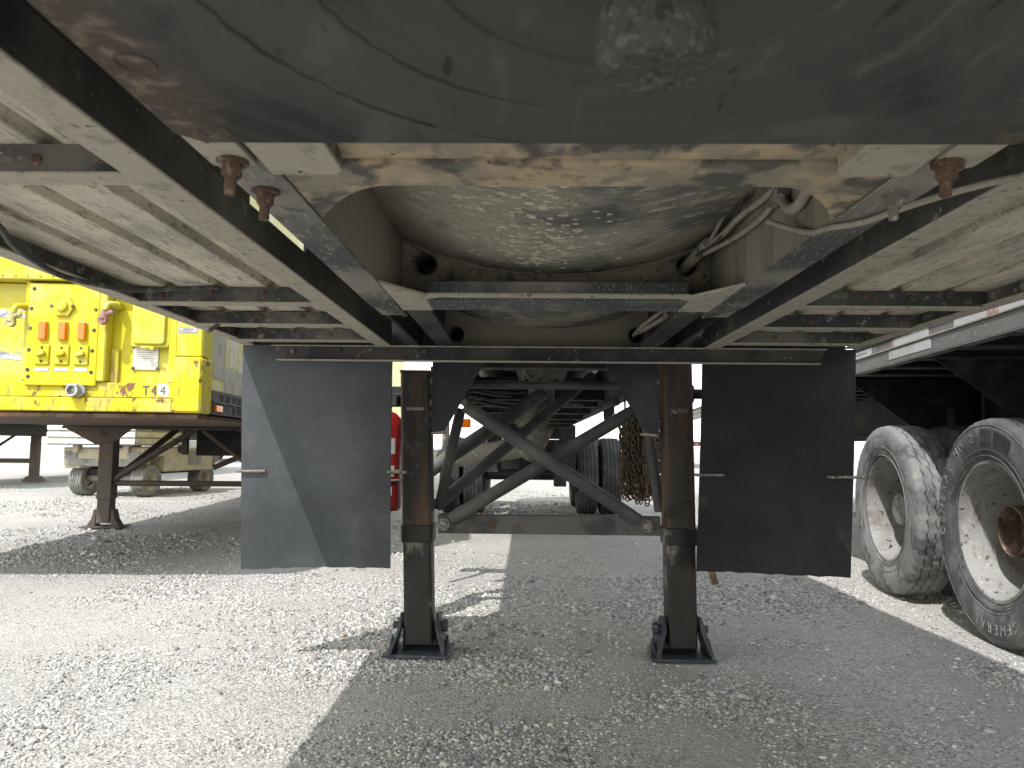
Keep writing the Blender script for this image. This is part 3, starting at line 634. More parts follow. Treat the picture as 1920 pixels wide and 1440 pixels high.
# hoses on the right
def hose(pts, r, name='hose', m_='hose', par=T, st=8): return MB().tube(pts, r, 10, True, st).build(name, m_, par, smooth=True)
hx, hz = .364, 1.388
hose([(hx, 2.10, hz), (hx + .012, 2.02, hz + .012), (hx + .03, 1.93, hz + .03)], .0165, 'hose_bundle', 'hose')
hose([(hx + .018, 1.97, hz + .02), (.398, 1.88, 1.43), (.408, 1.78, 1.48), (.405, 1.66, 1.505), (.409, 1.55, 1.50), (.417, 1.40, 1.43), (.421, 1.28, 1.375), (.423, 1.13, 1.36)], .0060)
hose([(hx + .02, 1.96, hz + .014), (.405, 1.84, 1.412), (.413, 1.70, 1.418), (.416, 1.56, 1.408), (.419, 1.40, 1.40), (.42, 1.22, 1.385), (.42, 1.10, 1.375)], .0078)
hose([(hx + .022, 1.95, hz + .005), (.408, 1.82, 1.387), (.418, 1.68, 1.378), (.420, 1.55, 1.374), (.418, 1.47, 1.382)], .0062)
hose([(.395, 1.90, 1.42), (.407, 1.70, 1.475), (.412, 1.52, 1.452), (.418, 1.42, 1.412)], .0055)
hose([(hx + .01, 1.98, hz + .01), (.400, 1.86, 1.405), (.410, 1.72, 1.432), (.413, 1.60, 1.470), (.418, 1.45, 1.450), (.421, 1.30, 1.40), (.422, 1.12, 1.385)], .0045, 'cable', 'cable')
hose([(.425, 1.08, 1.372), (.424, 1.20, 1.367), (.423, 1.30, 1.352), (.424, 1.37, 1.335), (.424, 1.42, 1.345), (.423, 1.45, 1.375)], .011)
MB().tube([(.419, 1.49, 1.379), (.419, 1.43, 1.388)], [.015, .0155], 8).build('hose_coupling', 'grey_bolt', T)
MB().ring((.411, 1.60, 1.505), .0125, .0045, 'y', 16, 6).build('hose_clip', 'hose', T, smooth=True)
MB().ring((.421, 1.33, 1.385), .026, .0022, 'y', 18, 6).build('cable_tie', 'cable', T, smooth=True)
MB().ring((hx + .026, 1.945, hz + .022), .0225, .002, 'y', 18, 6).build('cable_tie', 'cable', T, smooth=True)
hose([(.40, 1.47, 1.335), (.43, 1.35, 1.278), (.435, 1.255, 1.258), (.475, 1.215, 1.256), (.505, 1.15, 1.258), (.56, 1.07, 1.262), (.62, .98, 1.258), (.66, .85, 1.25)], .0055, 'air_line')
hose([(-.93, 2.012, 1.309), (-1.01, 1.95, 1.292), (-1.10, 1.875, 1.272), (-1.16, 1.72, 1.266), (-1.155, 1.62, 1.268), (-1.115, 1.46, 1.272), (-1.06, 1.34, 1.276), (-1.0, 1.15, 1.30)], .0065, 'drooping_cable', 'cable')
hose([(.99, 2.45, 1.31), (1.04, 2.44, 1.274), (1.075, 2.44, 1.268), (1.11, 2.44, 1.272), (1.12, 2.44, 1.31)], .007, 'cable_loop')
hose([(-1.08, 2.39, 1.27), (-1.09, 2.33, 1.235)], .006, 'bent_rod', 'grey_bolt', st=2)
hose([(.34, 2.9, 1.32), (.36, 2.75, 1.34), (.395, 2.6, 1.36), (.40, 2.45, 1.37), (.40, 2.3, 1.37)], .008)
hose([(.345, 2.9, 1.325), (.38, 2.72, 1.33), (.405, 2.55, 1.335), (.41, 2.4, 1.34)], .009)
MB().obox((.405, 2.50, 1.335), (.04, .06, .045)).lathe([(2.45, .016), (2.47, .016)], (.405, 0, 1.345), 'y', 6).build('valve', 'grey_bolt', T, bevel=.003)
# side webs beside the frame rails, the rear ones carrying small yellow lozenges
wb = MB()
for s in (-1, 1):
    wb = MB().box(min(s * .505, s * .515), max(s * .505, s * .515), 1.62, 3.05, 1.28, 1.42); w_ = wb.build('side_web', 'gusset', T)
    MB().box(min(s * .505, s * .515), max(s * .505, s * .515), -.6, 1.03, 1.28, 1.40).build('side_web', 'gusset', T)
    for yy in (2.28, 2.42):
        MB().prism(rrect(yy - .025, yy + .025, 1.345, 1.37, .012), 'x', min(s * .4995, s * .5045), max(s * .4995, s * .5045)).build('reflector', 'yellow', w_, bevel=.001)
# mudflap hanger bar
hb = MB().prism([(-1.065, 1.262), (-1.035, 1.206), (1.035, 1.206), (1.065, 1.262)], 'y', 2.85, 2.858).build('flap_hanger', 'black_steel', T)
MB().box(-1.036, 1.036, 2.825, 2.858, 1.2025, 1.207).build('bottom_lip', 'lip', hb, bevel=.001)
MB().box(-1.066, 1.066, 2.84, 2.90, 1.2595, 1.264).build('top_lip', 'lip', hb, bevel=.001)
mb_ = MB().lathe([(0, .011), (-.005, .011), (-.009, .007)], axis='y', seg=6).mesh('bolt', M['channel'])
for x in (-.98, -.80, -.62, -.47, .47, .60, .78, .95): inst('bolt', mb_, hb, (x, 2.8505, 1.24 + random.uniform(-.008, .008)))
MB().box(-.5, .5, 2.95, 2.99, 1.22, 1.262).build('cross_channel', 'black_steel', T, bevel=.002)
# mudflaps
for s, (tx0, tx1, bx0, bx1) in ((-1, (-1.185, -.600, -1.212, -.625)), (1, (.600, 1.187, .612, 1.207))):
    b = MB(); th = .009
    def fp(u, v, off):
        x = (tx0 + (tx1 - tx0) * u) * (1 - v) + (bx0 + (bx1 - bx0) * u) * v
        y = 2.872 + .168 * v ** 1.15 + .022 * math.sin(3.0 * u + s) * v + .008 * math.sin(7 * u + s) * v * v + .018 * max(0, u - .8) * 5 * v ** 4 * (1 if s < 0 else -.6)
        return (x, y + off, 1.266 - .882 * v + (.004 * math.sin(4 * u + s) + .0015 * math.sin(37 * u) + .001 * math.sin(61 * u)) * v)
    NU = 40; b.grid(lambda u, v: fp(u, v, 0), NU, 20); b.grid(lambda u, v: fp(u, v, th), NU, 20)
    w = NU + 1; N = w * 21
    rim = [(i, i + 1) for i in range(NU)] + [(20 * w + i, 20 * w + i + 1) for i in range(NU)] + [(j * w, (j + 1) * w) for j in range(20)] + [(j * w + NU, (j + 1) * w + NU) for j in range(20)]
    for (i, j) in rim: b.f.append((i, j, j + N, i + N))
    fl = b.build('mudflap', 'flap' if s < 0 else 'flap_shaded', T, smooth=True)
    for u0, u1 in ((-.02, .16), (.83, 1.07)) if s > 0 else ((-.03, .16), (.98, 1.10)):
        pa = fp(u0, .555, -.007); pb = fp(u1, .555, -.007)
        MB().tube([(pa[0], pa[1] + .03, pa[2]), pa, pb, (pb[0], pb[1] + (.03 if u1 > .9 else .008), pb[2])], .0055, 8).build('stay_rod', 'grey_bolt', fl, smooth=True)
tag(bpy.data.objects['mudflap'], 'mudflap crossed by a slanting edge of sunlight')
# landing gear
LG = [(-1, -.562, -.524, 1.203), (1, .574, .588, 1.258)]
for s, xt, xb, ztop in LG:
    yc = 3.27
    X = lambda z: xb + (xt - xb) * (z - .05) / 1.15
    b = MB(); hw = .0635
    def sweep(b, z0, z1, hw, r):
        pr = rrect(-hw, hw, -hw, hw, r)
        n_ = len(pr); vs = [(X(z0) + p[0], yc + p[1], z0) for p in pr] + [(X(z1) + p[0], yc + p[1], z1) for p in pr]
        b.add(vs, [tuple(range(n_)), tuple(range(2 * n_ - 1, n_ - 1, -1))] + [(i, (i + 1) % n_, n_ + (i + 1) % n_, n_ + i) for i in range(n_)])
    sweep(b, .49, ztop, .0635, .016); lg = b.build('landing_leg', 'leg', T, smooth=True)
    b = MB(); sweep(b, .472, .545, .0695, .018); b.build('collar', 'leg_inner', lg, smooth=True, bevel=.003)
    b = MB(); sweep(b, ztop - .006, ztop + .004, .0665, .016); b.build('top_cap', 'leg', lg, smooth=True)
    b = MB(); sweep(b, .055, .48, .0605, .012); b.build('inner_tube', 'leg_inner', lg, smooth=True)
    MB().box(X(1.0) - .04, X(1.0) + .04, yc - .0655, yc - .0625, 1.028, 1.05).build('name_plate', 'channel', lg, bevel=.001)
    if s < 0:
        MB().box(X(1.0) - .036, X(1.0) + .036, yc - .0672, yc - .0655, 1.033, 1.045).build('tag', 'hose', lg)
    else:
        MB().tube([(X(1.12) + .06, yc, 1.118), (X(1.12) + .19, yc, 1.118)], .022, 14).tube([(X(1.12) + .06, yc, 1.118), (X(1.12) + .075, yc, 1.118)], .04, 10).build('crank_shaft', 'underframe', lg, smooth=True)
        crk = MB().tube([(.775, yc, 1.118), (.775, yc - .02, 1.06), (.70, yc - .06, .42)], .010, 10).build('crank_handle', 'underframe', lg, smooth=True)
        MB().tube([(.697, yc - .062, .405), (.722, yc - .062, .315)], .014, 12).build('handle_grip', 'rusty_hub', lg, smooth=True)
    # shoe
    fx = xb
    sh = MB().prism([(-.145, -.115), (.125, -.12), (.14, .10), (-.125, .11)], 'z', .006, .018)
    sh.v = [(v[0] + fx, v[1] + yc, v[2]) for v in sh.v]
    shoe = sh.build('shoe', 'foot', lg, bevel=.002)
    for q in (-1, 1):
        ear = MB().prism([(yc - .112, .018), (yc + .10, .018), (yc + .085, .06), (yc + .035, .165), (yc - .03, .172), (yc - .07, .12)], 'x', -.006, .006)
        ear.v = [(v[0] + fx + q * (.112 - .036 * min(1, (v[2] - .018) / .10)), v[1], v[2]) for v in ear.v]
        ear.build('shoe_ear', 'foot', shoe, bevel=.002)
        MB().prism([(yc - .08, .018), (yc + .06, .018), (yc, .075)], 'x', fx + q * .118 - .004, fx + q * .118 + .004).build('ear_rib', 'foot', shoe, bevel=.001)
    MB().box(fx - .082, fx + .082, yc + .050, yc + .062, .0185, .085).build('shoe_stop', 'foot', shoe, bevel=.002)
    MB().tube([(fx - .115, yc, .115), (fx + .115, yc, .115)], .016, 12).tube([(fx - s * .118, yc, .115), (fx - s * .098, yc, .115)], .026, 6).build('pivot_pin', 'foot', shoe)
    # gusset plate inboard of each leg
    gx = [(-.486, 1.262), (-.250, 1.262), (-.430, .944), (-.484, .938)] if s < 0 else [(.250, 1.262), (.494, 1.262), (.492, .936), (.436, .940)]
    gp = MB().prism(gx, 'y', 3.212, 3.222).build('gusset_plate', 'gusset', T, bevel=.001)
    for k in range(6):
        MB().obox((s * .489, 3.209, 1.21 - k * .048), (.010, .008, .028)).build('weld', 'channel', gp, bevel=.003)
    MB().prism([(s * .484, .938), (s * .43, .945), (s * .43, .936), (s * .484, .930)], 'y', 3.20, 3.34).build('gusset_foot', 'lip', gp, bevel=.002)
    # brace from gusset down to the foot of the leg, behind
    kb = [(-.372, 3.36, 1.05), (-.425, 3.36, .80), (-.462, 3.34, .60)] if s < 0 else [(.455, 3.36, 1.05), (.492, 3.36, .80), (.515, 3.34, .60)]
    MB().tube(kb, .0235, 14).build('knee_brace', 'brace', T, smooth=True)
# cross beam and X brace
cb = MB().box(-.452, .500, 3.235, 3.243, .508, .587).build('cross_beam', 'beam', T, bevel=.002)
MB().box(-.452, .500, 3.244, 3.29, .5815, .587).build('top_flange', 'beam', cb, bevel=.001)
MB().lathe([(3.2345, .022), (3.231, .021), (3.23, .012), (3.2335, .011)], (-.22, 0, .555), 'y', 18).build('drain_boss', 'leg', cb, smooth=True)
def xbr(p0, p1, r, name='cross_brace'):
    p0, p1 = Vector(p0), Vector(p1); d = (p1 - p0).normalized()
    o = MB().tube([p0, p0 + d * .05, p0 + d * .10, p1 - d * .10, p1 - d * .05, p1], [r * .9, r, r, r, r, r * .9], 18).build(name, 'brace', T, smooth=True); return o, d
o1, d1 = xbr((-.338, 3.16, 1.052), (.40, 3.19, .575), .0285)
o2, d2 = xbr((-.40, 3.215, .568), (.395, 3.285, 1.045), .0285)
def lug(c, d, parent):
    b = MB(); a = math.atan2(d.z, d.x); rot = Matrix.Rotation(-a, 3, 'Y')
    b.obox(Vector(c) - d * .075, (.15, .012, .056), rot); b.lathe([(-.007, .029), (.007, .029)], c, 'y', 20)
    b.build('end_lug', 'beam', parent, bevel=.002)
    MB().lathe([(-.008, .026), (-.0095, .026), (-.0105, .020), (-.018, .018), (-.022, .012), (-.022, 0)], c, 'y', 22).build('pin_bolt', 'bare_bolt', parent, smooth=True)
lug((.437, 3.21, .550), d1, o1); lug((-.425, 3.22, .548), -d2, o2)
# longer struts running back to the frame
MB().tube([(-.47, 3.34, .62), (.30, 4.30, 1.29)], .028, 16).build('drag_strut', 'brace', T, smooth=True)
MB().tube([(-.66, 4.0, .70), (.02, 4.5, 1.20)], .040, 16).build('drag_strut', 'brace', T, smooth=True)
MB().tube([(-.40, 3.62, 1.178), (.42, 3.62, 1.178)], .018, 12).build('cross_tube', 'brace', T, smooth=True)
# frame behind the landing gear
for s in (-1, 1):
    MB().prism([(s * .43, 1.15), (s * .50, 1.15), (s * .50, 1.162), (s * .44, 1.162), (s * .44, 1.42), (s * .43, 1.42)], 'y', 3.36, 11.2).build('subframe_rail', 'brace', T)
for k, (yy, z0, h) in enumerate(((3.5, 1.252, .05), (4.1, 1.33, .04), (4.85, 1.19, .06), (5.3, 1.17, .06), (5.9, 1.15, .07), (6.6, 1.13, .05), (7.4, 1.12, .08), (8.3, 1.10, .08))):
    cm = MB().box(-.428, .428, yy, yy + .05, z0, z0 + h + .05).build('cross_member', 'underframe', T, bevel=.002)
    MB().box(-.427, .427, yy - .012, yy + .052, z0 - .006, z0).build('flange_lip', 'pipe', cm, bevel=.001)
MB().box(-.42, .42, 4.92, 11, 1.315, 1.34).build('belly_shade_sheet', 'underframe', T)  # added dark sheet standing in for the shade under the rear of the tank
# product outlet: flange, valve body, pipe, elbow and cross pipe
oy = 4.62
out = MB().lathe([(1.37, .155), (1.325, .155), (1.315, .15), (1.305, .105), (1.30, .085)], (.02, oy, 0), 'z', 36).build('outlet_flange', 'pipe', T, smooth=True)
ob = MB().lathe([(0, .011), (-.02, .011)], axis='z', seg=6).mesh('bolt', M['grey_bolt'])
for k in range(12): inst('bolt', ob, out, (.02 + .133 * math.cos(R(30 * k)), oy + .133 * math.sin(R(30 * k)), 1.312))
MB().tube([(.02, oy, 1.31), (.018, oy + .01, 1.20), (.0, oy + .03, 1.09), (-.02, oy + .06, 1.00), (-.045, oy + .09, .90), (-.075, oy + .12, .84)], [.082, .082, .080, .078, .075, .07], 24).build('outlet_pipe', 'pipe', out, smooth=True)
MB().tube([(.045, oy + .05, 1.02), (-.02, oy + .08, .90), (-.07, oy + .12, .845)], [.06, .07, .075], 20, True, 4).build('elbow', 'pipe', out, smooth=True)
ang = Matrix.Rotation(R(-62), 3, 'Y')
MB().lathe([(-.008, .115), (.008, .115)], (0, 0, 0), 'x', 26).build('pipe_flange', 'pipe', out, loc=(-.062, oy - .02, 1.10)).rotation_euler = (0, R(35), R(25))
for zz, rr in ((1.01, .081), (.93, .079)):
    MB().ring((-.02 - (1.01 - zz) * .35, oy + .06 + (1.01 - zz) * .4, zz), rr, .004, 'z', 28, 6).build('hose_band', 'grey_bolt', out, smooth=True)
MB().tube([(-.03, oy + .10, .885), (-.16, oy + .14, .87), (-.34, oy + .18, .835), (-.60, oy + .22, .80), (-.8, oy + .24, .78)], [.06, .066, .064, .062, .062], 22).build('cross_pipe', 'pipe', out, smooth=True)
for k, (a, b_) in enumerate((((-.40, 4.3, 1.20), (-.02, 5.2, 1.245)), ((-.42, 4.3, 1.175), (-.0, 5.3, 1.19)), ((-.42, 4.35, 1.15), (.02, 5.4, 1.165)), ((-.40, 4.4, 1.22), (.05, 5.0, 1.26)))):
    hose([a, ((a[0] + b_[0]) / 2, (a[1] + b_[1]) / 2, (a[2] + b_[2]) / 2 - .02), b_], .009, 'air_line', 'cable')
hose([(.10, 4.9, 1.175), (.17, 4.9, 1.168), (.24, 4.9, 1.162), (.30, 4.9, 1.16)], .011, 'drain_valve', 'pipe')
hose([(.12, 4.9, 1.20), (.13, 4.9, 1.15)], .016, 'valve_handle', 'pipe')
# rear axles, springs and dual wheels
def tyre_mesh(name, Rr, w, rim_r, m_, seg=96, zig=.006, lug=True):
    h = w / 2; prof = [(-h * .78, rim_r), (-h * .96, rim_r + (Rr - rim_r) * .25), (-h * 1.02, rim_r + (Rr - rim_r) * .52), (-h * .985, rim_r + (Rr - rim_r) * .74), (-h * .93, Rr * .968)]
    tread = [(-h * .86, Rr * .985)]
    gr = [-h * .55, -h * .18, h * .18, h * .55]
    for g in gr: tread += [(g - .006, Rr), (g - .0035, Rr - .012), (g + .0035, Rr - .012), (g + .006, Rr)]
    tread += [(h * .86, Rr * .985)]
    full = prof + tread + [(-a, r) for a, r in prof[::-1]]
    b = MB(); vs = []; n = len(full)
    for k in range(seg):
        w_ = 2 * math.pi * k / seg; z = zig * (1 if (k // 2) % 2 else -1)
        for i, (a, r) in enumerate(full):
            isT = len(prof) < i < len(prof) + len(tread) - 1
            aa = a + (z if isT else 0); rr = r
            if lug and (i == len(prof) or i == len(prof) + len(tread) - 1) and k % 3 == 0: rr -= .007
            if lug and isT and (k + 2 * ((i - len(prof)) // 4)) % 6 == 0: rr -= .006
            if lug and (i == len(prof) - 1 or i == n - len(prof)) and k % 3 == 0: rr -= .006
            vs.append((aa, rr * math.cos(w_), rr * math.sin(w_)))
    fs = [(k * n + i, k * n + i + 1, ((k + 1) % seg) * n + i + 1, ((k + 1) % seg) * n + i) for k in range(seg) for i in range(n - 1)]
    b.add(vs, fs); return b.mesh(name, M[m_], smooth=True)
def rim_mesh(rim_r, w, m_, depth):
    """dish opens towards -x"""
    h = w / 2
    return MB().lathe([(-h * .80, rim_r + .012), (-h * .86, rim_r + .010), (-h * .86, rim_r - .004), (-h * .72, rim_r - .012), (-h * .40, rim_r - .022), (-h * .1, rim_r - .045), (depth * .55, rim_r - .050),
                       (depth * .9, rim_r - .075), (depth, rim_r - .12), (depth, .08), (depth + .01, 0)], seg=64, cap=False).lathe([(-h * .80, rim_r + .012), (h * .8, rim_r + .012), (h * .8, rim_r - .02), (depth + .02, rim_r - .05)], seg=64, cap=False).mesh('wheel', M[m_], smooth=True)
def hub_mesh(m_, r0, x_out, x_in, hollow):
    if hollow: pr = [(x_in, r0), (x_out, r0), (x_out - .002, r0 - .006), (x_out + .10, r0 - .008), (x_out + .10, 0)]
    else: pr = [(x_in, r0 * 1.25), (x_in - .04, r0 * 1.2), (x_in - .05, r0), (x_out + .012, r0), (x_out + .004, r0 * .93), (x_out, r0 * .6), (x_out + .004, 0)]
    return MB().lathe(pr, seg=32).mesh('hub', M[m_], smooth=True)
ty_own = tyre_mesh('tyre', .505, .262, .292, 'tyre', 72, 0, False)
rim_own = rim_mesh(.29, .25, 'rim', .10)
hub_own = hub_mesh('rusty_hub', .085, -.06, .10, False)
for ya in (10.1, 11.35):
    MB().tube([(-1.1, ya, .505), (1.1, ya, .505)], .065, 18).build('axle', 'underframe', T, smooth=True)
    for s in (-1, 1):
        MB().prism([(ya - .55, .60), (ya + .55, .60), (ya + .2, .66), (ya - .2, .66)], 'x', min(s * .44, s * .52), max(s * .44, s * .52)).build('spring', 'underframe', T, bevel=.004)
        MB().box(min(s * .41, s * .56), max(s * .41, s * .56), ya - .62, ya - .50, .56, 1.16).build('hanger', 'underframe', T, bevel=.004)
        for xx in (.742, 1.045):
            wh = inst('wheel', rim_own, T, (s * xx, ya, .505), (0, 0, 0 if s < 0 else math.pi))
            inst('tyre', ty_own, wh, (0, 0, 0), (random.random(), 0, 0))
            if xx > 1: inst('hub', hub_own, wh)
MB().box(-.42, .42, 9.3, 9.42, .98, 1.15).build('suspension_beam', 'underframe', T, bevel=.004)
MB().box(-.36, -.14, 8.9, 9.1, .62, .86).build('brake_chamber', 'underframe', T, bevel=.01)
MB().lathe([(8.8, .0), (8.8, .09), (8.95, .09), (9.0, .06), (9.1, .06)], (.16, 0, .72), 'y', 22).build('brake_chamber', 'underframe', T, smooth=True)
MB().tube([(-.55, 9.6, .55), (.55, 9.6, .55)], .03, 12).build('brake_shaft', 'underframe', T, smooth=True)
MB().box(-.43, .43, 9.9, 10.0, .56, .98).build('axle_guard', 'underframe', T, bevel=.004)
MB().box(.28, .43, 9.2, 9.4, .40, .95).build('air_tank_bracket', 'underframe', T, bevel=.006)
# tool racks along the left: a speckled post, marker lamps, stanchion
MB().box(-.735, -.700, 4.6, 4.63, .45, 1.16).build('rack_post', 'underframe', T, bevel=.002)
MB().box(-.57, -.53, 4.4, 4.43, .80, 1.03).build('rack_post', 'dusty_rail', T, bevel=.002)
lp = MB().box(-.50, -.43, 4.75, 4.80, 1.00, 1.055).build('marker_lamp', 'amber', T, bevel=.006)
MB().box(-.515, -.50, 4.75, 4.80, .995, 1.06).build('lamp_bracket', 'white', lp)
MB().lathe([(4.3, .03), (4.33, .03), (4.34, .02)], (-.565, 0, 1.00), 'y', 14).build('red_knob', 'red_lens', T, smooth=True)
# hook rack on the right with chains
rk = MB().box(.40, .445, 4.15, 4.85, 1.118, 1.148).build('hook_rail', 'channel', T, bevel=.003)
rk2 = MB().box(.445, .72, 4.15, 4.19, 1.150, 1.175).build('hook_bar', 'channel', T, bevel=.003)
HK = [(.47 + .032 * i, 4.14) for i in range(8)] + [(.42, 4.25 + .1 * i) for i in range(6)]
for (hx_, hy_) in HK:
    MB().tube([(hx_, hy_, 1.155), (hx_, hy_ - .01, 1.08), (hx_ + .008, hy_ - .02, 1.045), (hx_ + .022, hy_ - .04, 1.035), (hx_ + .032, hy_ - .05, 1.055)], .006, 8, True, 4).build('hook', 'underframe', rk2 if hy_ < 4.2 else rk, smooth=True)

def link_mesh(L, W, r, m_='chain'):
    pts = []
    for k in range(14):
        w_ = 2 * math.pi * k / 14; c, s_ = math.cos(w_), math.sin(w_)
        pts.append(Vector((W / 2 * c, 0, (L / 2 - W / 2) * (1 if s_ > 0 else -1) + W / 2 * s_)))
    return pts, r
def chain_obj(path, L, W, r, label, group):
    path = catmull([Vector(p) for p in path], 8); b = MB()
    seg = [0]
    for a, c in zip(path, path[1:]): seg.append(seg[-1] + (c - a).length)
    pitch = L - 2 * r * 1.05; nl = int(seg[-1] / pitch); pts, r = link_mesh(L, W, r)
    base = path[0]
    for i in range(nl):
        d = (i + .5) * pitch; j = max(k for k in range(len(seg)) if seg[k] <= d); j = min(j, len(path) - 2)
        t = (d - seg[j]) / max(1e-6, seg[j + 1] - seg[j]); p = path[j].lerp(path[j + 1], t); tan = (path[j + 1] - path[j]).normalized()
        q = tan.to_track_quat('Z', 'Y').to_matrix() @ Matrix.Rotation(R(90 * (i % 2) + 35 + random.uniform(-25, 25)), 3, 'Z')
        ring_ = [p + q @ v - base for v in pts]; n_ = len(ring_); o = len(b.v)
        for k in range(n_):
            tt = (ring_[(k + 1) % n_] - ring_[k - 1]).normalized(); nn = q @ Vector((0, 1, 0)); bb = tt.cross(nn)
            for h in range(5):
                w_ = 2 * math.pi * h / 5; b.v.append(tuple(ring_[k] + (nn * math.cos(w_) + bb * math.sin(w_)) * r))
        b.f += [(o + k * 5 + h, o + k * 5 + (h + 1) % 5, o + ((k + 1) % n_) * 5 + (h + 1) % 5, o + ((k + 1) % n_) * 5 + h) for k in range(n_) for h in range(5)]
    ob_ = b.build('chain', 'chain', smooth=True, loc=base); tag(ob_, label, 'chain', group)
CG = 'chains hanging on the hook rack'
for i in range(26):
    x = X0 + .440 + .0080 * i + random.uniform(-.004, .004); y = 4.09 + .020 * (i % 4) + random.uniform(-.006, .006)
    zt = 1.06 + .0024 * i; zb = random.uniform(.60, .665)
    chain_obj([(x, y, zt), (x + random.uniform(-.006, .006), y - .005, .9), (x + random.uniform(-.01, .01), y, .75), (x + .004, y, zb), (x + .02, y + .012, zb - .012), (x + .03, y + .02, zb + .03), (x + .028, y + .022, .8), (x + .02, y + .02, zt - .03)],
              .034, .024, .0036, 'rusty steel chain hung in a tight loop among the others behind the right leg', CG)
for i, (lb, xo, zb) in enumerate((('long-linked rusty chain dangling lowest beside the right landing leg', .575, .53), ('heavy long-linked chain hanging straight in front of the looped chains', .560, .66))):
    x = X0 + xo
    chain_obj([(x, 4.07, 1.0), (x, 4.07, .85), (x + .003, 4.07, .7), (x + .005, 4.07, zb)], .062, .026, .0042, lb, None)

# fire extinguisher strapped behind the left mudflap
FE = thing('fire_extinguisher', 'red fire extinguisher strapped between the left mudflap and the left landing leg', 'extinguisher', (X0 - .752, 3.62, .57))
fb_ = MB().lathe([(.0, .0), (.0, .066), (.012, .074), (.03, .077), (.40, .077), (.44, .068), (.465, .045), (.475, .022), (.50, .022)], (0, 0, 0), 'z', 30).build('cylinder', 'red', FE, smooth=True)
MB().box(-.03, .05, -.03, .03, .50, .55).box(-.02, .10, -.012, .012, .55, .565).build('valve_handle', 'underframe', FE, bevel=.004)
for z0, z1, a0, a1 in ((.27, .345, -82, -48), (.165, .215, -88, -50), (.075, .115, -95, -58)):
    MB().grid(lambda u, v: (.0785 * math.cos(R(a0 + (a1 - a0) * u)), .0785 * math.sin(R(a0 + (a1 - a0) * u)), z0 + (z1 - z0) * v), 8, 1).build('paper_label', 'label', fb_, smooth=True)
for zz in (.145, .19): MB().ring((0, 0, zz), .08, .006, 'z', 28, 6).build('strap', 'grey_bolt', FE, smooth=True)
MB().box(-.05, .05, .078, .10, .1, .42).build('bracket', 'underframe', FE, bevel=.003)
hb_ = MB().box(-.10, .15, .02, .05, .50, .60).build('bracket', 'gusset', FE, bevel=.004)
# ------------------------------------------------------------------ yellow box trailer on the left
YT = thing('box_trailer', 'rusty bright yellow box trailer with amber lamps and switches on its nose', 'trailer', (-3.232, 4.39, 0), R(5))
MB().box(-1.27, 1.268, .09, 16.2, 1.20, 4.05).build('body', 'pale_yellow', YT)
MB().box(-1.10, 1.10, .052, .088, 1.245, 1.845).build('nose_panel', 'yellow', YT)
up = MB().box(-1.262, 1.262, -.055, .085, 1.852, 4.05).build('upper_panel', 'yellow', YT, bevel=.006)
rv = MB().lathe([(0, .009), (-.004, .008), (-.006, .003)], axis='y', seg=8).mesh('rivet', M['yellow'], smooth=True)
for i in range(34): inst('rivet', rv, up, (-1.2 + .072 * i, -.0555, 1.875))
MB().box(.148, .152, -.0565, -.0545, 1.856, 4.0).build('seam', 'yellow', up)
# bottom rails: two stepped bands
MB().box(-1.28, 1.105, -.012, .09, 1.150, 1.243).build('bumper_rail', 'yellow_rust', YT, bevel=.006)
MB().box(-1.28, 1.105, -.030, .09, 1.066, 1.148).build('lower_rail', 'yellow_rust', YT, bevel=.006)
# corner post, its lower doubler, and inner upright
MB().box(1.112, 1.270, -.022, .16, 1.403, 1.850).build('corner_post', 'yellow', YT, bevel=.010)
MB().box(1.107, 1.278, -.045, .16, 1.064, 1.401).build('corner_doubler', 'yellow_rust', YT, bevel=.012)
MB().box(1.062, 1.110, -.005, .052, 1.245, 1.85).build('post_strip', 'yellow', YT, bevel=.006)
MB().box(.655, .705, -.035, .052, 1.245, 1.85).build('stiffener', 'yellow', YT, bevel=.008)
MB().box(.705, .755, .028, .052, 1.245, 1.45).build('rust_patch', 'yellow_rust', YT, bevel=.006)
MB().box(.215, .245, -.020, .052, 1.245, 1.85).build('stiffener', 'yellow', YT, bevel=.008)
# electrical panel
pn = MB().box(.243, .657, -.034, .052, 1.217, 1.835).build('electrical_panel', 'yellow', YT, bevel=.005)
sb = MB().lathe([(0, .011), (-.004, .010), (-.006, .004)], axis='y', seg=10).mesh('screw', M['channel'], smooth=True)
for x, z in ((.272, 1.80), (.262, 1.68), (.262, 1.56), (.262, 1.43), (.635, 1.68), (.632, 1.555), (.628, 1.43), (.628, 1.30), (.262, 1.31), (.267, 1.27)):
    inst('screw', sb, pn, (x, -.0345, z))
hp = [(.448 + a, 1.694 + c) for a, c in ((-.068, .0), (-.036, .058), (.036, .058), (.068, 0), (.036, -.058), (-.036, -.058))]
so = MB().prism(hp, 'y', -.052, -.034).build('socket_plate', 'yellow', pn, bevel=.004)
MB().lathe([(-.052, .034), (-.066, .033), (-.070, .028), (-.072, 0)], (.448, 0, 1.694), 'y', 26).build('socket_cap', 'yellow', so, smooth=True)
for x in (-.062, .062): inst('screw', sb, so, (.448 + x, -.0525, 1.694))
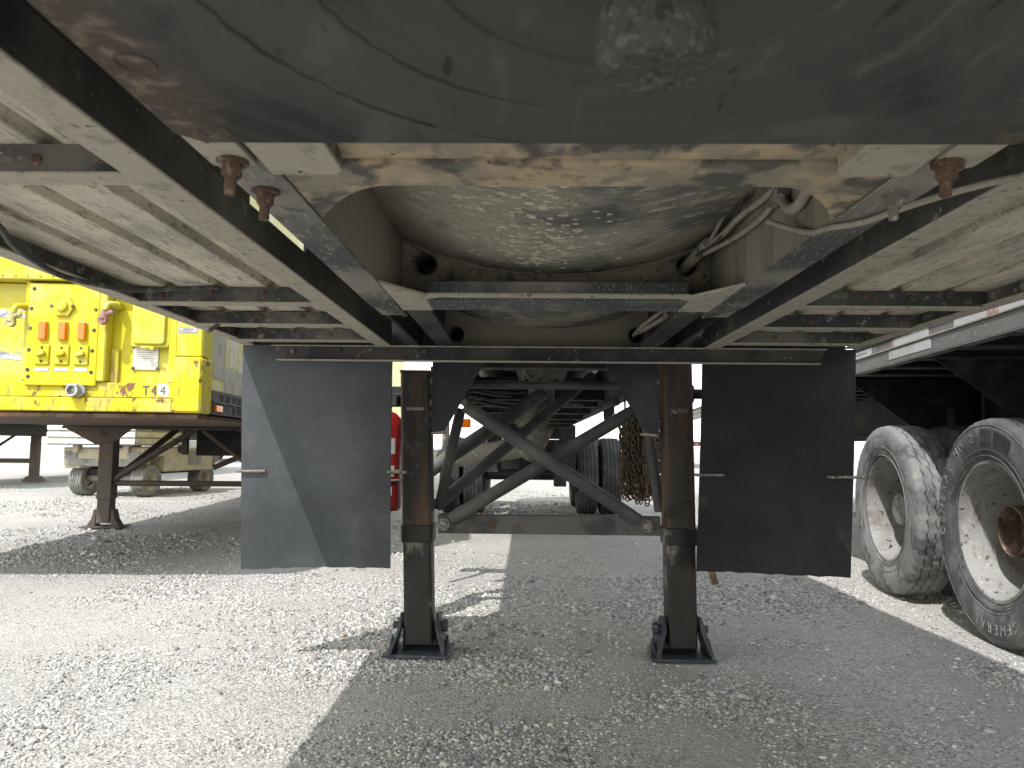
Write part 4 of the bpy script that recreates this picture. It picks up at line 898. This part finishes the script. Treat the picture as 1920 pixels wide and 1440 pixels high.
for x in (.342, .456, .568):
    am = MB().prism(rrect(x - .022, x + .022, 1.490, 1.600, .008), 'y', -.060, -.034).build('amber_lamp', 'amber', pn, bevel=.006, bseg=2)
    MB().prism(rrect(x - .027, x + .027, 1.484, 1.606, .010), 'y', -.040, -.0341).build('lamp_base', 'yellow', am, bevel=.002)
    sw = MB().box(x - .042, x + .042, -.045, -.034, 1.342, 1.462).build('switch_plate', 'yellow', pn, bevel=.004)
    MB().obox((x, -.062, 1.405), (.052, .022, .022), Matrix.Rotation(R(-18), 3, 'Y')).lathe([(-.045, .022), (-.062, .019), (-.066, .012)], (x, 0, 1.408), 'y', 16).build('switch_knob', 'yellow', sw, bevel=.003)
    for z in (1.362, 1.443): inst('screw', sb, sw, (x, -.0455, z), scale=(.7, .7, .7))
    tg = MB().box(x - .040, x + .040, -.037, -.034, 1.303, 1.323).build('name_tag', 'metal_tag', pn, bevel=.001)
# seven-pin socket below the panel
pg = MB().prism([(.49, 1.19), (.515, 1.222), (.575, 1.226), (.605, 1.205), (.605, 1.175), (.57, 1.150), (.52, 1.158)], 'y', -.045, -.031).build('trailer_socket', 'zinc', YT, bevel=.004)
MB().lathe([(-.045, .036), (-.085, .034), (-.085, .026), (-.050, .024), (-.050, 0)], (.545, 0, 1.188), 'y', 24).build('socket_barrel', 'zinc', pg, smooth=True)
MB().obox((.545, -.075, 1.222), (.07, .03, .008), Matrix.Rotation(R(20), 3, 'X')).build('socket_lid', 'zinc', pg, bevel=.002)
# air couplings
for (x, z, m_) in ((.188, 1.69, 'mauve'), (.715, 1.715, 'pinkish')):
    cpl = MB().tube([(x + .03, .05, z), (x + .03, -.03, z), (x + .005, -.065, z - .005), (x - .005, -.075, z - .045)], .017, 12, True, 4).build('air_coupling', 'yellow', YT, smooth=True)
    MB().tube([(x - .005, -.075, z - .040), (x - .012, -.078, z - .10)], [.021, .024], 12).tube([(x - .01, -.078, z - .07), (x + .04, -.072, z - .055)], [.018, .016], 10).lathe([(-.095, .0), (-.095, .026), (-.065, .028), (-.06, .02)], (x - .015, 0, z - .105), 'y', 18).build('glad_hand', m_, cpl, smooth=True)
    MB().tube([(x + .03, .03, z), (x + .03, -.02, z)], .024, 6).build('hex_nut', 'yellow', cpl)
# recessed lidded box with hasp, registration plate, stickers, number
bx = MB().prism(rrect(.835, 1.062, 1.462, 1.85, .02), 'y', .0, .052).build('document_box', 'yellow', YT, bevel=.004)
MB().prism(rrect(.850, 1.040, 1.478, 1.85, .022), 'y', -.022, .0).build('box_lid', 'yellow', bx, bevel=.006)
MB().box(.905, .965, -.030, -.0, 1.452, 1.466).lathe([(-.03, .012), (-.022, .012)], (.972, 0, 1.452), 'y', 12).build('hasp', 'yellow', bx, bevel=.002)
rp = MB().box(.835, .985, .042, .0519, 1.328, 1.472).build('registration_plate', 'metal_tag', YT, bevel=.001)
ln = MB()
for k in range(9): MB().box(.848, .972 - random.uniform(0, .03), .0408, .0419, 1.345 + k * .0125, 1.3485 + k * .0125).build('print_line', 'grey_panel', rp)
for x, z in ((.838, 1.335), (.982, 1.335), (.838, 1.468)): inst('screw', sb, rp, (x, .0415, z))
st = MB().prism(rrect(1.120, 1.240, 1.548, 1.588, .004), 'y', -.0232, -.0222).build('sticker', 'label', YT)
MB().prism(rrect(1.125, 1.235, 1.5525, 1.5845, .006), 'y', -.0240, -.0233).build('sticker_border', 'blue_ink', st)
MB().prism(rrect(1.1275, 1.2325, 1.555, 1.582, .005), 'y', -.0248, -.0241).build('sticker_face', 'label', st)
MB().box(1.150, 1.212, -.0254, -.0249, 1.5705, 1.5775).build('print_line', 'blue_ink', st)
MB().box(1.133, 1.205, -.0254, -.0249, 1.5605, 1.5640).build('print_line', 'blue_ink', st)
wp = MB().prism([(1.012, 1.168), (1.074, 1.160), (1.080, 1.205), (1.070, 1.236), (1.016, 1.238), (1.01, 1.20)], 'y', -.0132, -.0122).build('torn_sticker', 'white_patch', YT)
for ch, x in (('T', .944), ('4', .992), ('4', 1.044)):
    me_ = text_mesh(ch, .082, .0004); me_.materials.clear(); me_.materials.append(M['decal'])
    o = inst('number_decal', me_, YT, (x, -.0145, 1.1695), (R(90), 0, 0)); o.scale = (.85, 1.0, 1)
for (z0, z1, x1) in ((1.636, 1.688, .190), (1.395, 1.442, .197)):
    MB().grid(lambda u, v: (-.30 + (x1 + .30) * u, .0505 - .002 * math.sin(9 * u + 4 * v), z0 + (z1 - z0) * v + .008 * math.sin(5 * u) * (.3 if z0 > 1.5 else 1) - (.015 * u * u if z0 < 1.5 else 0)), 30, 4).build('duct_tape', 'tape', YT, smooth=True)
# right-hand side of the box: grey scuff panels, perforated rail, lamp
MB().box(1.268, 1.274, .18, .42, 1.30, 4.0).build('scuff_panel', 'grey_panel', YT)
MB().box(1.268, 1.2725, .425, 4.0, 1.22, 1.385).build('side_panel', 'grey_panel', YT)
for k, (y0, z0, w_, h_) in enumerate(((.52, 1.40, .17, .24), (.74, 1.38, .15, .085))):
    MB().box(1.268, 1.2712, y0, y0 + w_, z0, z0 + h_).build('torn_sticker', 'white_patch', YT)
sd_ = MB().box(1.262, 1.282, .16, 15.8, 1.066, 1.218).build('side_rail', 'dark_rail', YT, bevel=.002)
MB().box(1.281, 1.294, .16, 15.8, 1.138, 1.150).build('rail_rib', 'dark_rail', sd_, bevel=.002)
hl = MB().ring((0, 0, 0), .020, .006, 'x', 16, 6).mesh('lashing_ring', M['dark_rail'], smooth=True)
for k in range(14):
    for z in (1.182, 1.100): inst('lashing_ring', hl, sd_, (1.283, .36 + k * .13, z))
MB().box(1.282, 1.298, .20, .33, 1.083, 1.125).build('amber_lamp', 'amber', YT, bevel=.004)
# underside: rusty coupler plate, frame, landing gear
MB().box(-1.22, 1.25, .0, 1.9, 1.030, 1.058).build('coupler_plate', 'rust_plate', YT, bevel=.004)
MB().box(-1.26, 1.26, 1.9, 15.9, 1.08, 1.20).build('floor', 'rust_plate', YT)
for k in range(12): MB().box(-1.24, 1.24, 2.0 + .45 * k, 2.07 + .45 * k, 1.046, 1.0785).build('cross_member', 'rust_leg', YT, bevel=.003)
MB().box(-1.24, 1.24, 3.33, 3.40, 1.022, 1.0455).build('cross_channel', 'rust_leg', YT, bevel=.004)
# local position of the left leg
lx, ly = (-4.364 + 3.232) * math.cos(R(5)) + (7.754 + .05 - 4.39) * math.sin(R(5)), -(-4.364 + 3.232) * math.sin(R(5)) + (7.754 + .05 - 4.39) * math.cos(R(5))
for s, px in ((-1, lx), (1, lx + 1.72)):
    lg = MB().prism(rrect(px - .075, px + .075, ly - .075, ly + .075, .012), 'z', .34, 1.045).build('landing_leg', 'rust_leg', YT, bevel=.002)
    MB().prism(rrect(px - .068, px + .068, ly - .068, ly + .068, .012), 'z', .05, .36).build('inner_tube', 'rust_leg', lg)
    MB().prism(rrect(px - .078, px + .078, ly - .078, ly + .078, .012), 'z', .30, .35).build('collar', 'rust_leg', lg, bevel=.003)
    MB().prism([(px - .40, 1.078), (px + .25, 1.078), (px + .25, 1.02), (px + .10, .90), (px - .10, .86), (px - .40, 1.02)], 'y', ly - .09, ly - .076).build('gusset_plate', 'rust_leg', lg, bevel=.003)
    MB().prism([(px - .20, ly - .14), (px + .2, ly - .14), (px + .2, ly + .14), (px - .2, ly + .14)], 'z', .006, .02).build('shoe', 'rust_leg', lg, bevel=.002)
    for q in (-1, 1):
        MB().prism([(px + q * .165, .02), (px + q * .075, .02), (px + q * .075, .19), (px + q * .095, .19), (px + q * .12, .09)], 'y', ly - .06, ly + .06).build('shoe_ear', 'rust_leg', lg, bevel=.002)
ang = (lx + .08, ly, .475)
MB().tube([(lx + .05, ly, .46), (lx + 1.7, ly, .46)], .030, 14).build('cross_tube', 'rust_leg', YT, smooth=True)
MB().tube([(lx + .07, ly - .02, .50), (lx + .85, ly + .02, 1.02)], .032, 14).build('diagonal_strut', 'rust_leg', YT, smooth=True)
MB().tube([(lx + .07, ly + .06, .52), (lx + .42, ly + .75, 1.05)], .034, 14).build('diagonal_strut', 'rust_leg', YT, smooth=True)
MB().tube([(lx + 1.66, ly - .02, .50), (lx + .95, ly + .02, 1.02)], .028, 14).build('diagonal_strut', 'rust_leg', YT, smooth=True)
MB().tube([(lx + .98, ly + .3, .62), (lx + 1.8, ly + .3, .98)], .03, 14).build('diagonal_strut', 'rust_leg', YT, smooth=True)
tb = MB().box(lx + .80, lx + 1.9, ly + .25, ly + .8, .75, 1.044).build('tool_box', 'underframe', YT, bevel=.008)
MB().box(lx + .70, lx + .76, ly + .10, ly + .16, .76, 1.044).build('hanger', 'rust_leg', YT, bevel=.003)
ty_y = tyre_mesh('tyre', .50, .25, .292, 'tyre', 48, 0, False)
for yy in (13.2, 14.5):
    for x in (-1.12, -.80, .80, 1.12):
        wh = inst('wheel', rim_own, YT, (x, yy, .5), (0, 0, 0 if x < 0 else math.pi)); inst('tyre', ty_y, wh)
    MB().tube([(-1.1, yy, .5), (1.1, yy, .5)], .06, 14).build('axle', 'underframe', YT, smooth=True)

# ------------------------------------------------------------------ flatbed trailer on the right
FT = thing('flatbed_trailer', 'dark flatbed trailer with taped side rail above dusty dual wheels', 'trailer', (2.25, 3.5, 0), R(-5))
sr = MB().box(-.165, -.150, -6, 10.5, 1.395, 1.535).build('side_rail', 'steel_side', FT, bevel=.002)
MB().box(-.172, -.165, -6, 10.5, 1.478, 1.484).build('rub_bead', 'lip', sr, bevel=.001)
MB().box(-.172, 2.40, -6, 10.5, 1.536, 1.56).build('deck', 'underframe', FT)
MB().box(-.165, -.10, -6, 10.5, 1.389, 1.3945).build('bottom_lip', 'steel_side', sr)
def tape(y0, y1, z0, z1, m_, name='reflective_tape'): MB().box(-.1672, -.1655, y0, y1, z0, z1).build(name, m_, sr)
tape(1.22, 1.62, 1.487, 1.530, 'tape_white'); tape(1.13, 1.22, 1.487, 1.530, 'steel_side')
tape(.42, .86, 1.487, 1.530, 'tape_white'); tape(.86, .90, 1.487, 1.530, 'tape_red')
tape(-.16, .14, 1.487, 1.530, 'tape_white'); tape(-.26, -.16, 1.487, 1.530, 'tape_red'); tape(-.6, -.26, 1.487, 1.530, 'tape_white')
tape(.40, .60, 1.418, 1.468, 'tape_white'); tape(.60, .95, 1.418, 1.468, 'tape_pale')
MB().box(-.1682, -.1673, 1.30, 1.55, 1.503, 1.511).build('tape_print', 'blue_ink', sr)
for k in range(30):
    y = -5 + .47 * k
    c = MB().box(-.148, .86, y, y + .06, 1.40, 1.535).build('cross_member', 'underframe', FT, bevel=.002)
    MB().box(-.148, .85, y - .02, y + .07, 1.386, 1.399).build('flange_lip', 'brace', c, bevel=.001)
for x in (.87, 1.75):
    MB().box(x, x + .012, -6, 10.5, 1.03, 1.53).build('main_beam', 'underframe', FT)
    MB().box(x - .06, x + .07, -6, 10.5, 1.005, 1.029).build('beam_flange', 'underframe', FT, bevel=.002)
for y in (-.75, .62, 2.0):
    MB().prism([(-.05, 1.384), (.86, 1.384), (.86, 1.04), (.40, 1.04)], 'y', y, y + .012).build('gusset_web', 'underframe', FT)
    MB().box(.62, .76, y - .1, y + .1, .72, 1.2).build('spring_hanger', 'underframe', FT, bevel=.01)
    MB().lathe([(.57, .0), (.57, .05), (.61, .055), (.62, .03), (.78, .03)], (0, y, .80), 'x', 16).build('hanger_bolt', 'rust_leg', FT, smooth=True)
MB().box(.64, .74, -.7, 2.0, .66, .74).build('leaf_spring', 'underframe', FT, bevel=.01)
ty1 = tyre_mesh('tyre', .518, .245, .315, 'tyre_dusty', 168, .004, True)
ty2 = tyre_mesh('tyre', .518, .245, .315, 'tyre_black', 168, .004, True)
rimF = rim_mesh(.313, .24, 'rim', .17)
hubF = hub_mesh('hub', .098, -.03, .17, False); hubR = hub_mesh('rusty_hub', .118, -.02, .17, True)
for yy, ty_, hb_m in ((0, ty2, hubR), (1.25, ty1, hubF)):
    wh = inst('wheel', rimF, FT, (0, yy, .518)); inst('tyre', ty_, wh, (0, 0, 0), (.3 + yy, 0, 0)); inst('hub', hb_m, wh)
    for k in range(5):
        a = R(72 * k + 20); MB().lathe([(.165, .014), (.14, .014), (.138, .008)], (0, .13 * math.cos(a), .13 * math.sin(a)), 'x', 6).build('wheel_nut', 'rusty_hub', wh)
    wi = inst('wheel', rimF, FT, (.335, yy, .518), (0, 0, math.pi)); inst('tyre', ty1 if yy else ty2, wi)
    for x in (1.95, 2.28):
        wi = inst('wheel', rimF, FT, (x, yy, .518), (0, 0, math.pi)); inst('tyre', ty_own, wi)
    MB().tube([(.1, yy, .518), (2.2, yy, .518)], .065, 16).build('axle', 'underframe', FT, smooth=True)
    if yy == 0:
        # raised lettering round the sidewall, tops of the letters outward
        def arc_text(txt, start_deg, r0, size, step):
            vs, fs = [], []
            for i, chh in enumerate(txt):
                if chh == ' ': continue
                me_ = text_mesh(chh, size, .0008); a = R(start_deg - step * i)      # clockwise as seen from outside
                for v in me_.vertices:
                    lx_, ly_, lz_ = v.co
                    rr = r0 + ly_; aa = a - lx_ / (r0 + size * .35)
                    # seen from -x: right of the picture is -y
                    vs.append((-.1225 - .0045 * math.sin(math.pi * min(1, max(0, (rr - .40) / .1))) - lz_, -rr * math.cos(aa), rr * math.sin(aa)))
                o_ = len(vs) - len(me_.vertices)
                fs += [tuple(o_ + j for j in p.vertices) for p in me_.polygons]; bpy.data.meshes.remove(me_)
                b = MB(); b.add(vs, fs); b.build('raised_letter', 'lettering', wh); vs, fs = [], []
        for (txt, sd, step) in (('GENERAL HD 2', 186, 7.4), ('GENERAL', -62, 7.4)): arc_text(txt, sd, .415, .064, step)
        for a0, a1 in ((93, 80), (78, 60)):
            MB().grid(lambda u, v: (-.1265, -(.405 + .062 * v) * math.cos(R(a0 + (a1 - a0) * u)), (.405 + .062 * v) * math.sin(R(a0 + (a1 - a0) * u))), 8, 2).build('sidewall_badge', 'tyre', wh)
        for r_ in (.345, .372, .392, .486): MB().ring((-.118 if r_ < .48 else -.117, 0, 0), r_, .0025, 'x', 90, 6).build('sidewall_ridge', 'tyre_black', wh, smooth=True)
    else:
        for r_ in (.335, .352, .385, .430, .455): MB().ring((-.1195 if r_ > .36 else -.112, 0, 0), r_, .0035, 'x', 90, 6).build('sidewall_ridge', 'tyre_dusty', wh, smooth=True)

# ------------------------------------------------------------------ utility cart beyond the yellow trailer
UV = thing('utility_vehicle', 'dusty beige utility vehicle with a ribbed white cargo box', 'vehicle', (-6.81, 12.42, 0), R(-7.7))
ub = MB().prism([(-.70, .50), (.70, .50), (.72, .80), (-.72, .80)], 'y', -.35, -.30).box(-.70, -.40, -.34, 1.75, .46, .80).box(.42, .70, .28, 1.75, .40, .82).build('body', 'beige', UV, bevel=.02)
MB().box(.40, .71, -.34, .30, .66, .82).build('fender', 'beige', UV, bevel=.02)
MB().box(-.62, .62, -.36, -.352, .50, .62).build('rear_bumper', 'utv_grey', UV, bevel=.003)
MB().box(-.68, -.45, -.37, -.352, .63, .74).build('tail_panel', 'utv_grey', UV, bevel=.004)
MB().box(.45, .68, -.37, -.352, .63, .74).build('tail_panel', 'utv_grey', UV, bevel=.004)
MB().box(.701, .706, .95, 1.35, .50, .76).build('side_vent', 'utv_grey', UV, bevel=.002)
MB().lathe([(.70, .07), (.712, .068), (.715, 0)], (0, .68, .78), 'x', 20).build('fuel_cap', 'underframe', UV, smooth=True)
MB().prism([(1.5, .40), (1.75, .40), (2.05, .60), (2.05, .85), (1.6, .95)], 'x', -.68, .68).build('front_cowl', 'utv_grey', UV, bevel=.02)
MB().box(-.5, .5, -.1, 1.7, .36, .45).build('chassis', 'underframe', UV, bevel=.01)
MB().tube([(-.5, 0, .29), (.5, 0, .29)], .06, 12).box(-.12, .12, -.15, .15, .2, .4).build('rear_axle', 'utv_grey', UV)
cbx = MB().box(-.80, .76, -.62, .80, .84, 1.40).build('cargo_box', 'utv_grey', UV, bevel=.01)
for z in (.86, .97, 1.08, 1.19, 1.30):
    MB().box(-.80, .76, -.634, -.621, z, z + .075).build('box_rib', 'cart_white', cbx, bevel=.01)
    MB().box(.761, .772, -.60, .78, z, z + .085).build('box_rib', 'beige', cbx, bevel=.008)  # side ribs beige, this side's shade put into the colour of the white box
MB().tube([(.775, .62, 1.15), (.82, .62, 1.15), (.82, .62, .92), (.775, .62, .92)], .016, 8).build('grab_handle', 'rust_leg', UV, smooth=True)
for x0 in (-.45, .45): MB().box(x0 - .05, x0 + .05, -.42, -.30, .72, .84).build('box_hinge', 'beige', UV, bevel=.01)
uty = tyre_mesh('tyre', .265, .24, .15, 'utv_tyre', 48, .012, True); uri = rim_mesh(.15, .22, 'beige', .04)
for (x, y) in ((-.56, 0), (.55, 0), (-.56, 1.62), (.55, 1.62)):
    wh = inst('wheel', uri, UV, (x, y, .263), (0, 0, 0 if x < 0 else math.pi)); inst('tyre', uty, wh)

# ------------------------------------------------------------------ more trailers standing in the yard
def parked(name, label, loc, rz, w, l, zb, zt, body, rail, leg_y, group=None):
    P_ = thing(name, label, 'trailer', loc, rz, group)
    bd = MB().box(-w / 2, w / 2, 0, l, zb + .19, zt).build('body', body, P_, bevel=.02)
    for s in (-1, 1):
        for k in range(int(l / .6)): MB().box(s * (w / 2 + .006) - .006, s * (w / 2 + .006) + .006, .2 + .6 * k, .24 + .6 * k, zb + .2, zt - .05).build('side_post', body, bd)
    MB().box(-w / 2 - .02, w / 2 + .02, -.03, l + .03, zb, zb + .188).build('bottom_rail', rail, P_, bevel=.01)
    MB().box(-w / 2 + .3, w / 2 - .3, .5, l - .2, zb - .25, zb - .002).build('frame', 'underframe', P_, bevel=.01)
    for x in (-.65, .65):
        lg_ = MB().prism(rrect(x - .08, x + .08, leg_y - .08, leg_y + .08, .015), 'z', .05, zb - .25).build('landing_leg', 'rust_leg', P_, bevel=.002)
        MB().prism([(x - .2, .02), (x + .2, .02), (x + .10, .14), (x - .10, .14)], 'y', leg_y - .13, leg_y + .13).build('shoe', 'rust_leg', lg_, bevel=.004)
    MB().box(-.6, .6, leg_y - .02, leg_y + .02, .42, .52).build('cross_beam', 'rust_leg', P_, bevel=.003)
    MB().tube([(-.62, leg_y + .1, .5), (.1, leg_y + .5, zb - .1)], .03, 10).build('diagonal_strut', 'rust_leg', P_, smooth=True)
    for yy in (l - 2.6, l - 1.35):
        for x in (-1.12, -.8, .8, 1.12):
            wh = inst('wheel', rim_own, P_, (x, yy, .5), (0, 0, 0 if x < 0 else math.pi)); inst('tyre', ty_y, wh)
        MB().tube([(-1.1, yy, .5), (1.1, yy, .5)], .06, 12).build('axle', 'underframe', P_, smooth=True)
    for s in (-1, 1):
        MB().box(s * (w / 2 - .15) - .06, s * (w / 2 - .15) + .06, -.045, -.031, zb + .04, zb + .10).build('marker_lamp', 'red_lens', P_, bevel=.004)
    return P_
parked('van_trailer', 'white van trailer with a grey-blue bottom rail standing beyond the utility vehicle', (-11.15, 13.2, 0), R(4), 2.6, 13, 1.27, 3.9, 'white', 'grey_blue', 3.0)
parked('van_trailer', 'white van trailer far behind the tank trailer, seen past the hanging chains', (6.6, 34, 0), R(-6), 2.6, 12, 1.0, 4.0, 'white', 'underframe', 3.0)
parked('van_trailer', 'white van trailer standing square behind the tank trailer', (3.6, 42, 0), R(2), 2.6, 12, 1.0, 4.0, 'white', 'underframe', 3.0)
parked('van_trailer', 'white van trailer farthest off, seen below the tank between its rear wheels', (.2, 60, 0), R(0), 2.6, 12, 1.1, 4.0, 'white', 'grey_blue', 3.0)
parked('van_trailer', 'weathered grey-white van trailer standing far beyond the utility vehicle', (-16.5, 33, 0), R(3), 2.6, 12, 1.15, 4.0, 'grey_panel', 'grey_blue', 3.0)
parked('van_trailer', 'faded cream van trailer parked far off behind the yellow trailer', (-9.4, 40, 0), R(5), 2.6, 12, 1.1, 4.0, 'pale_yellow', 'underframe', 3.0)
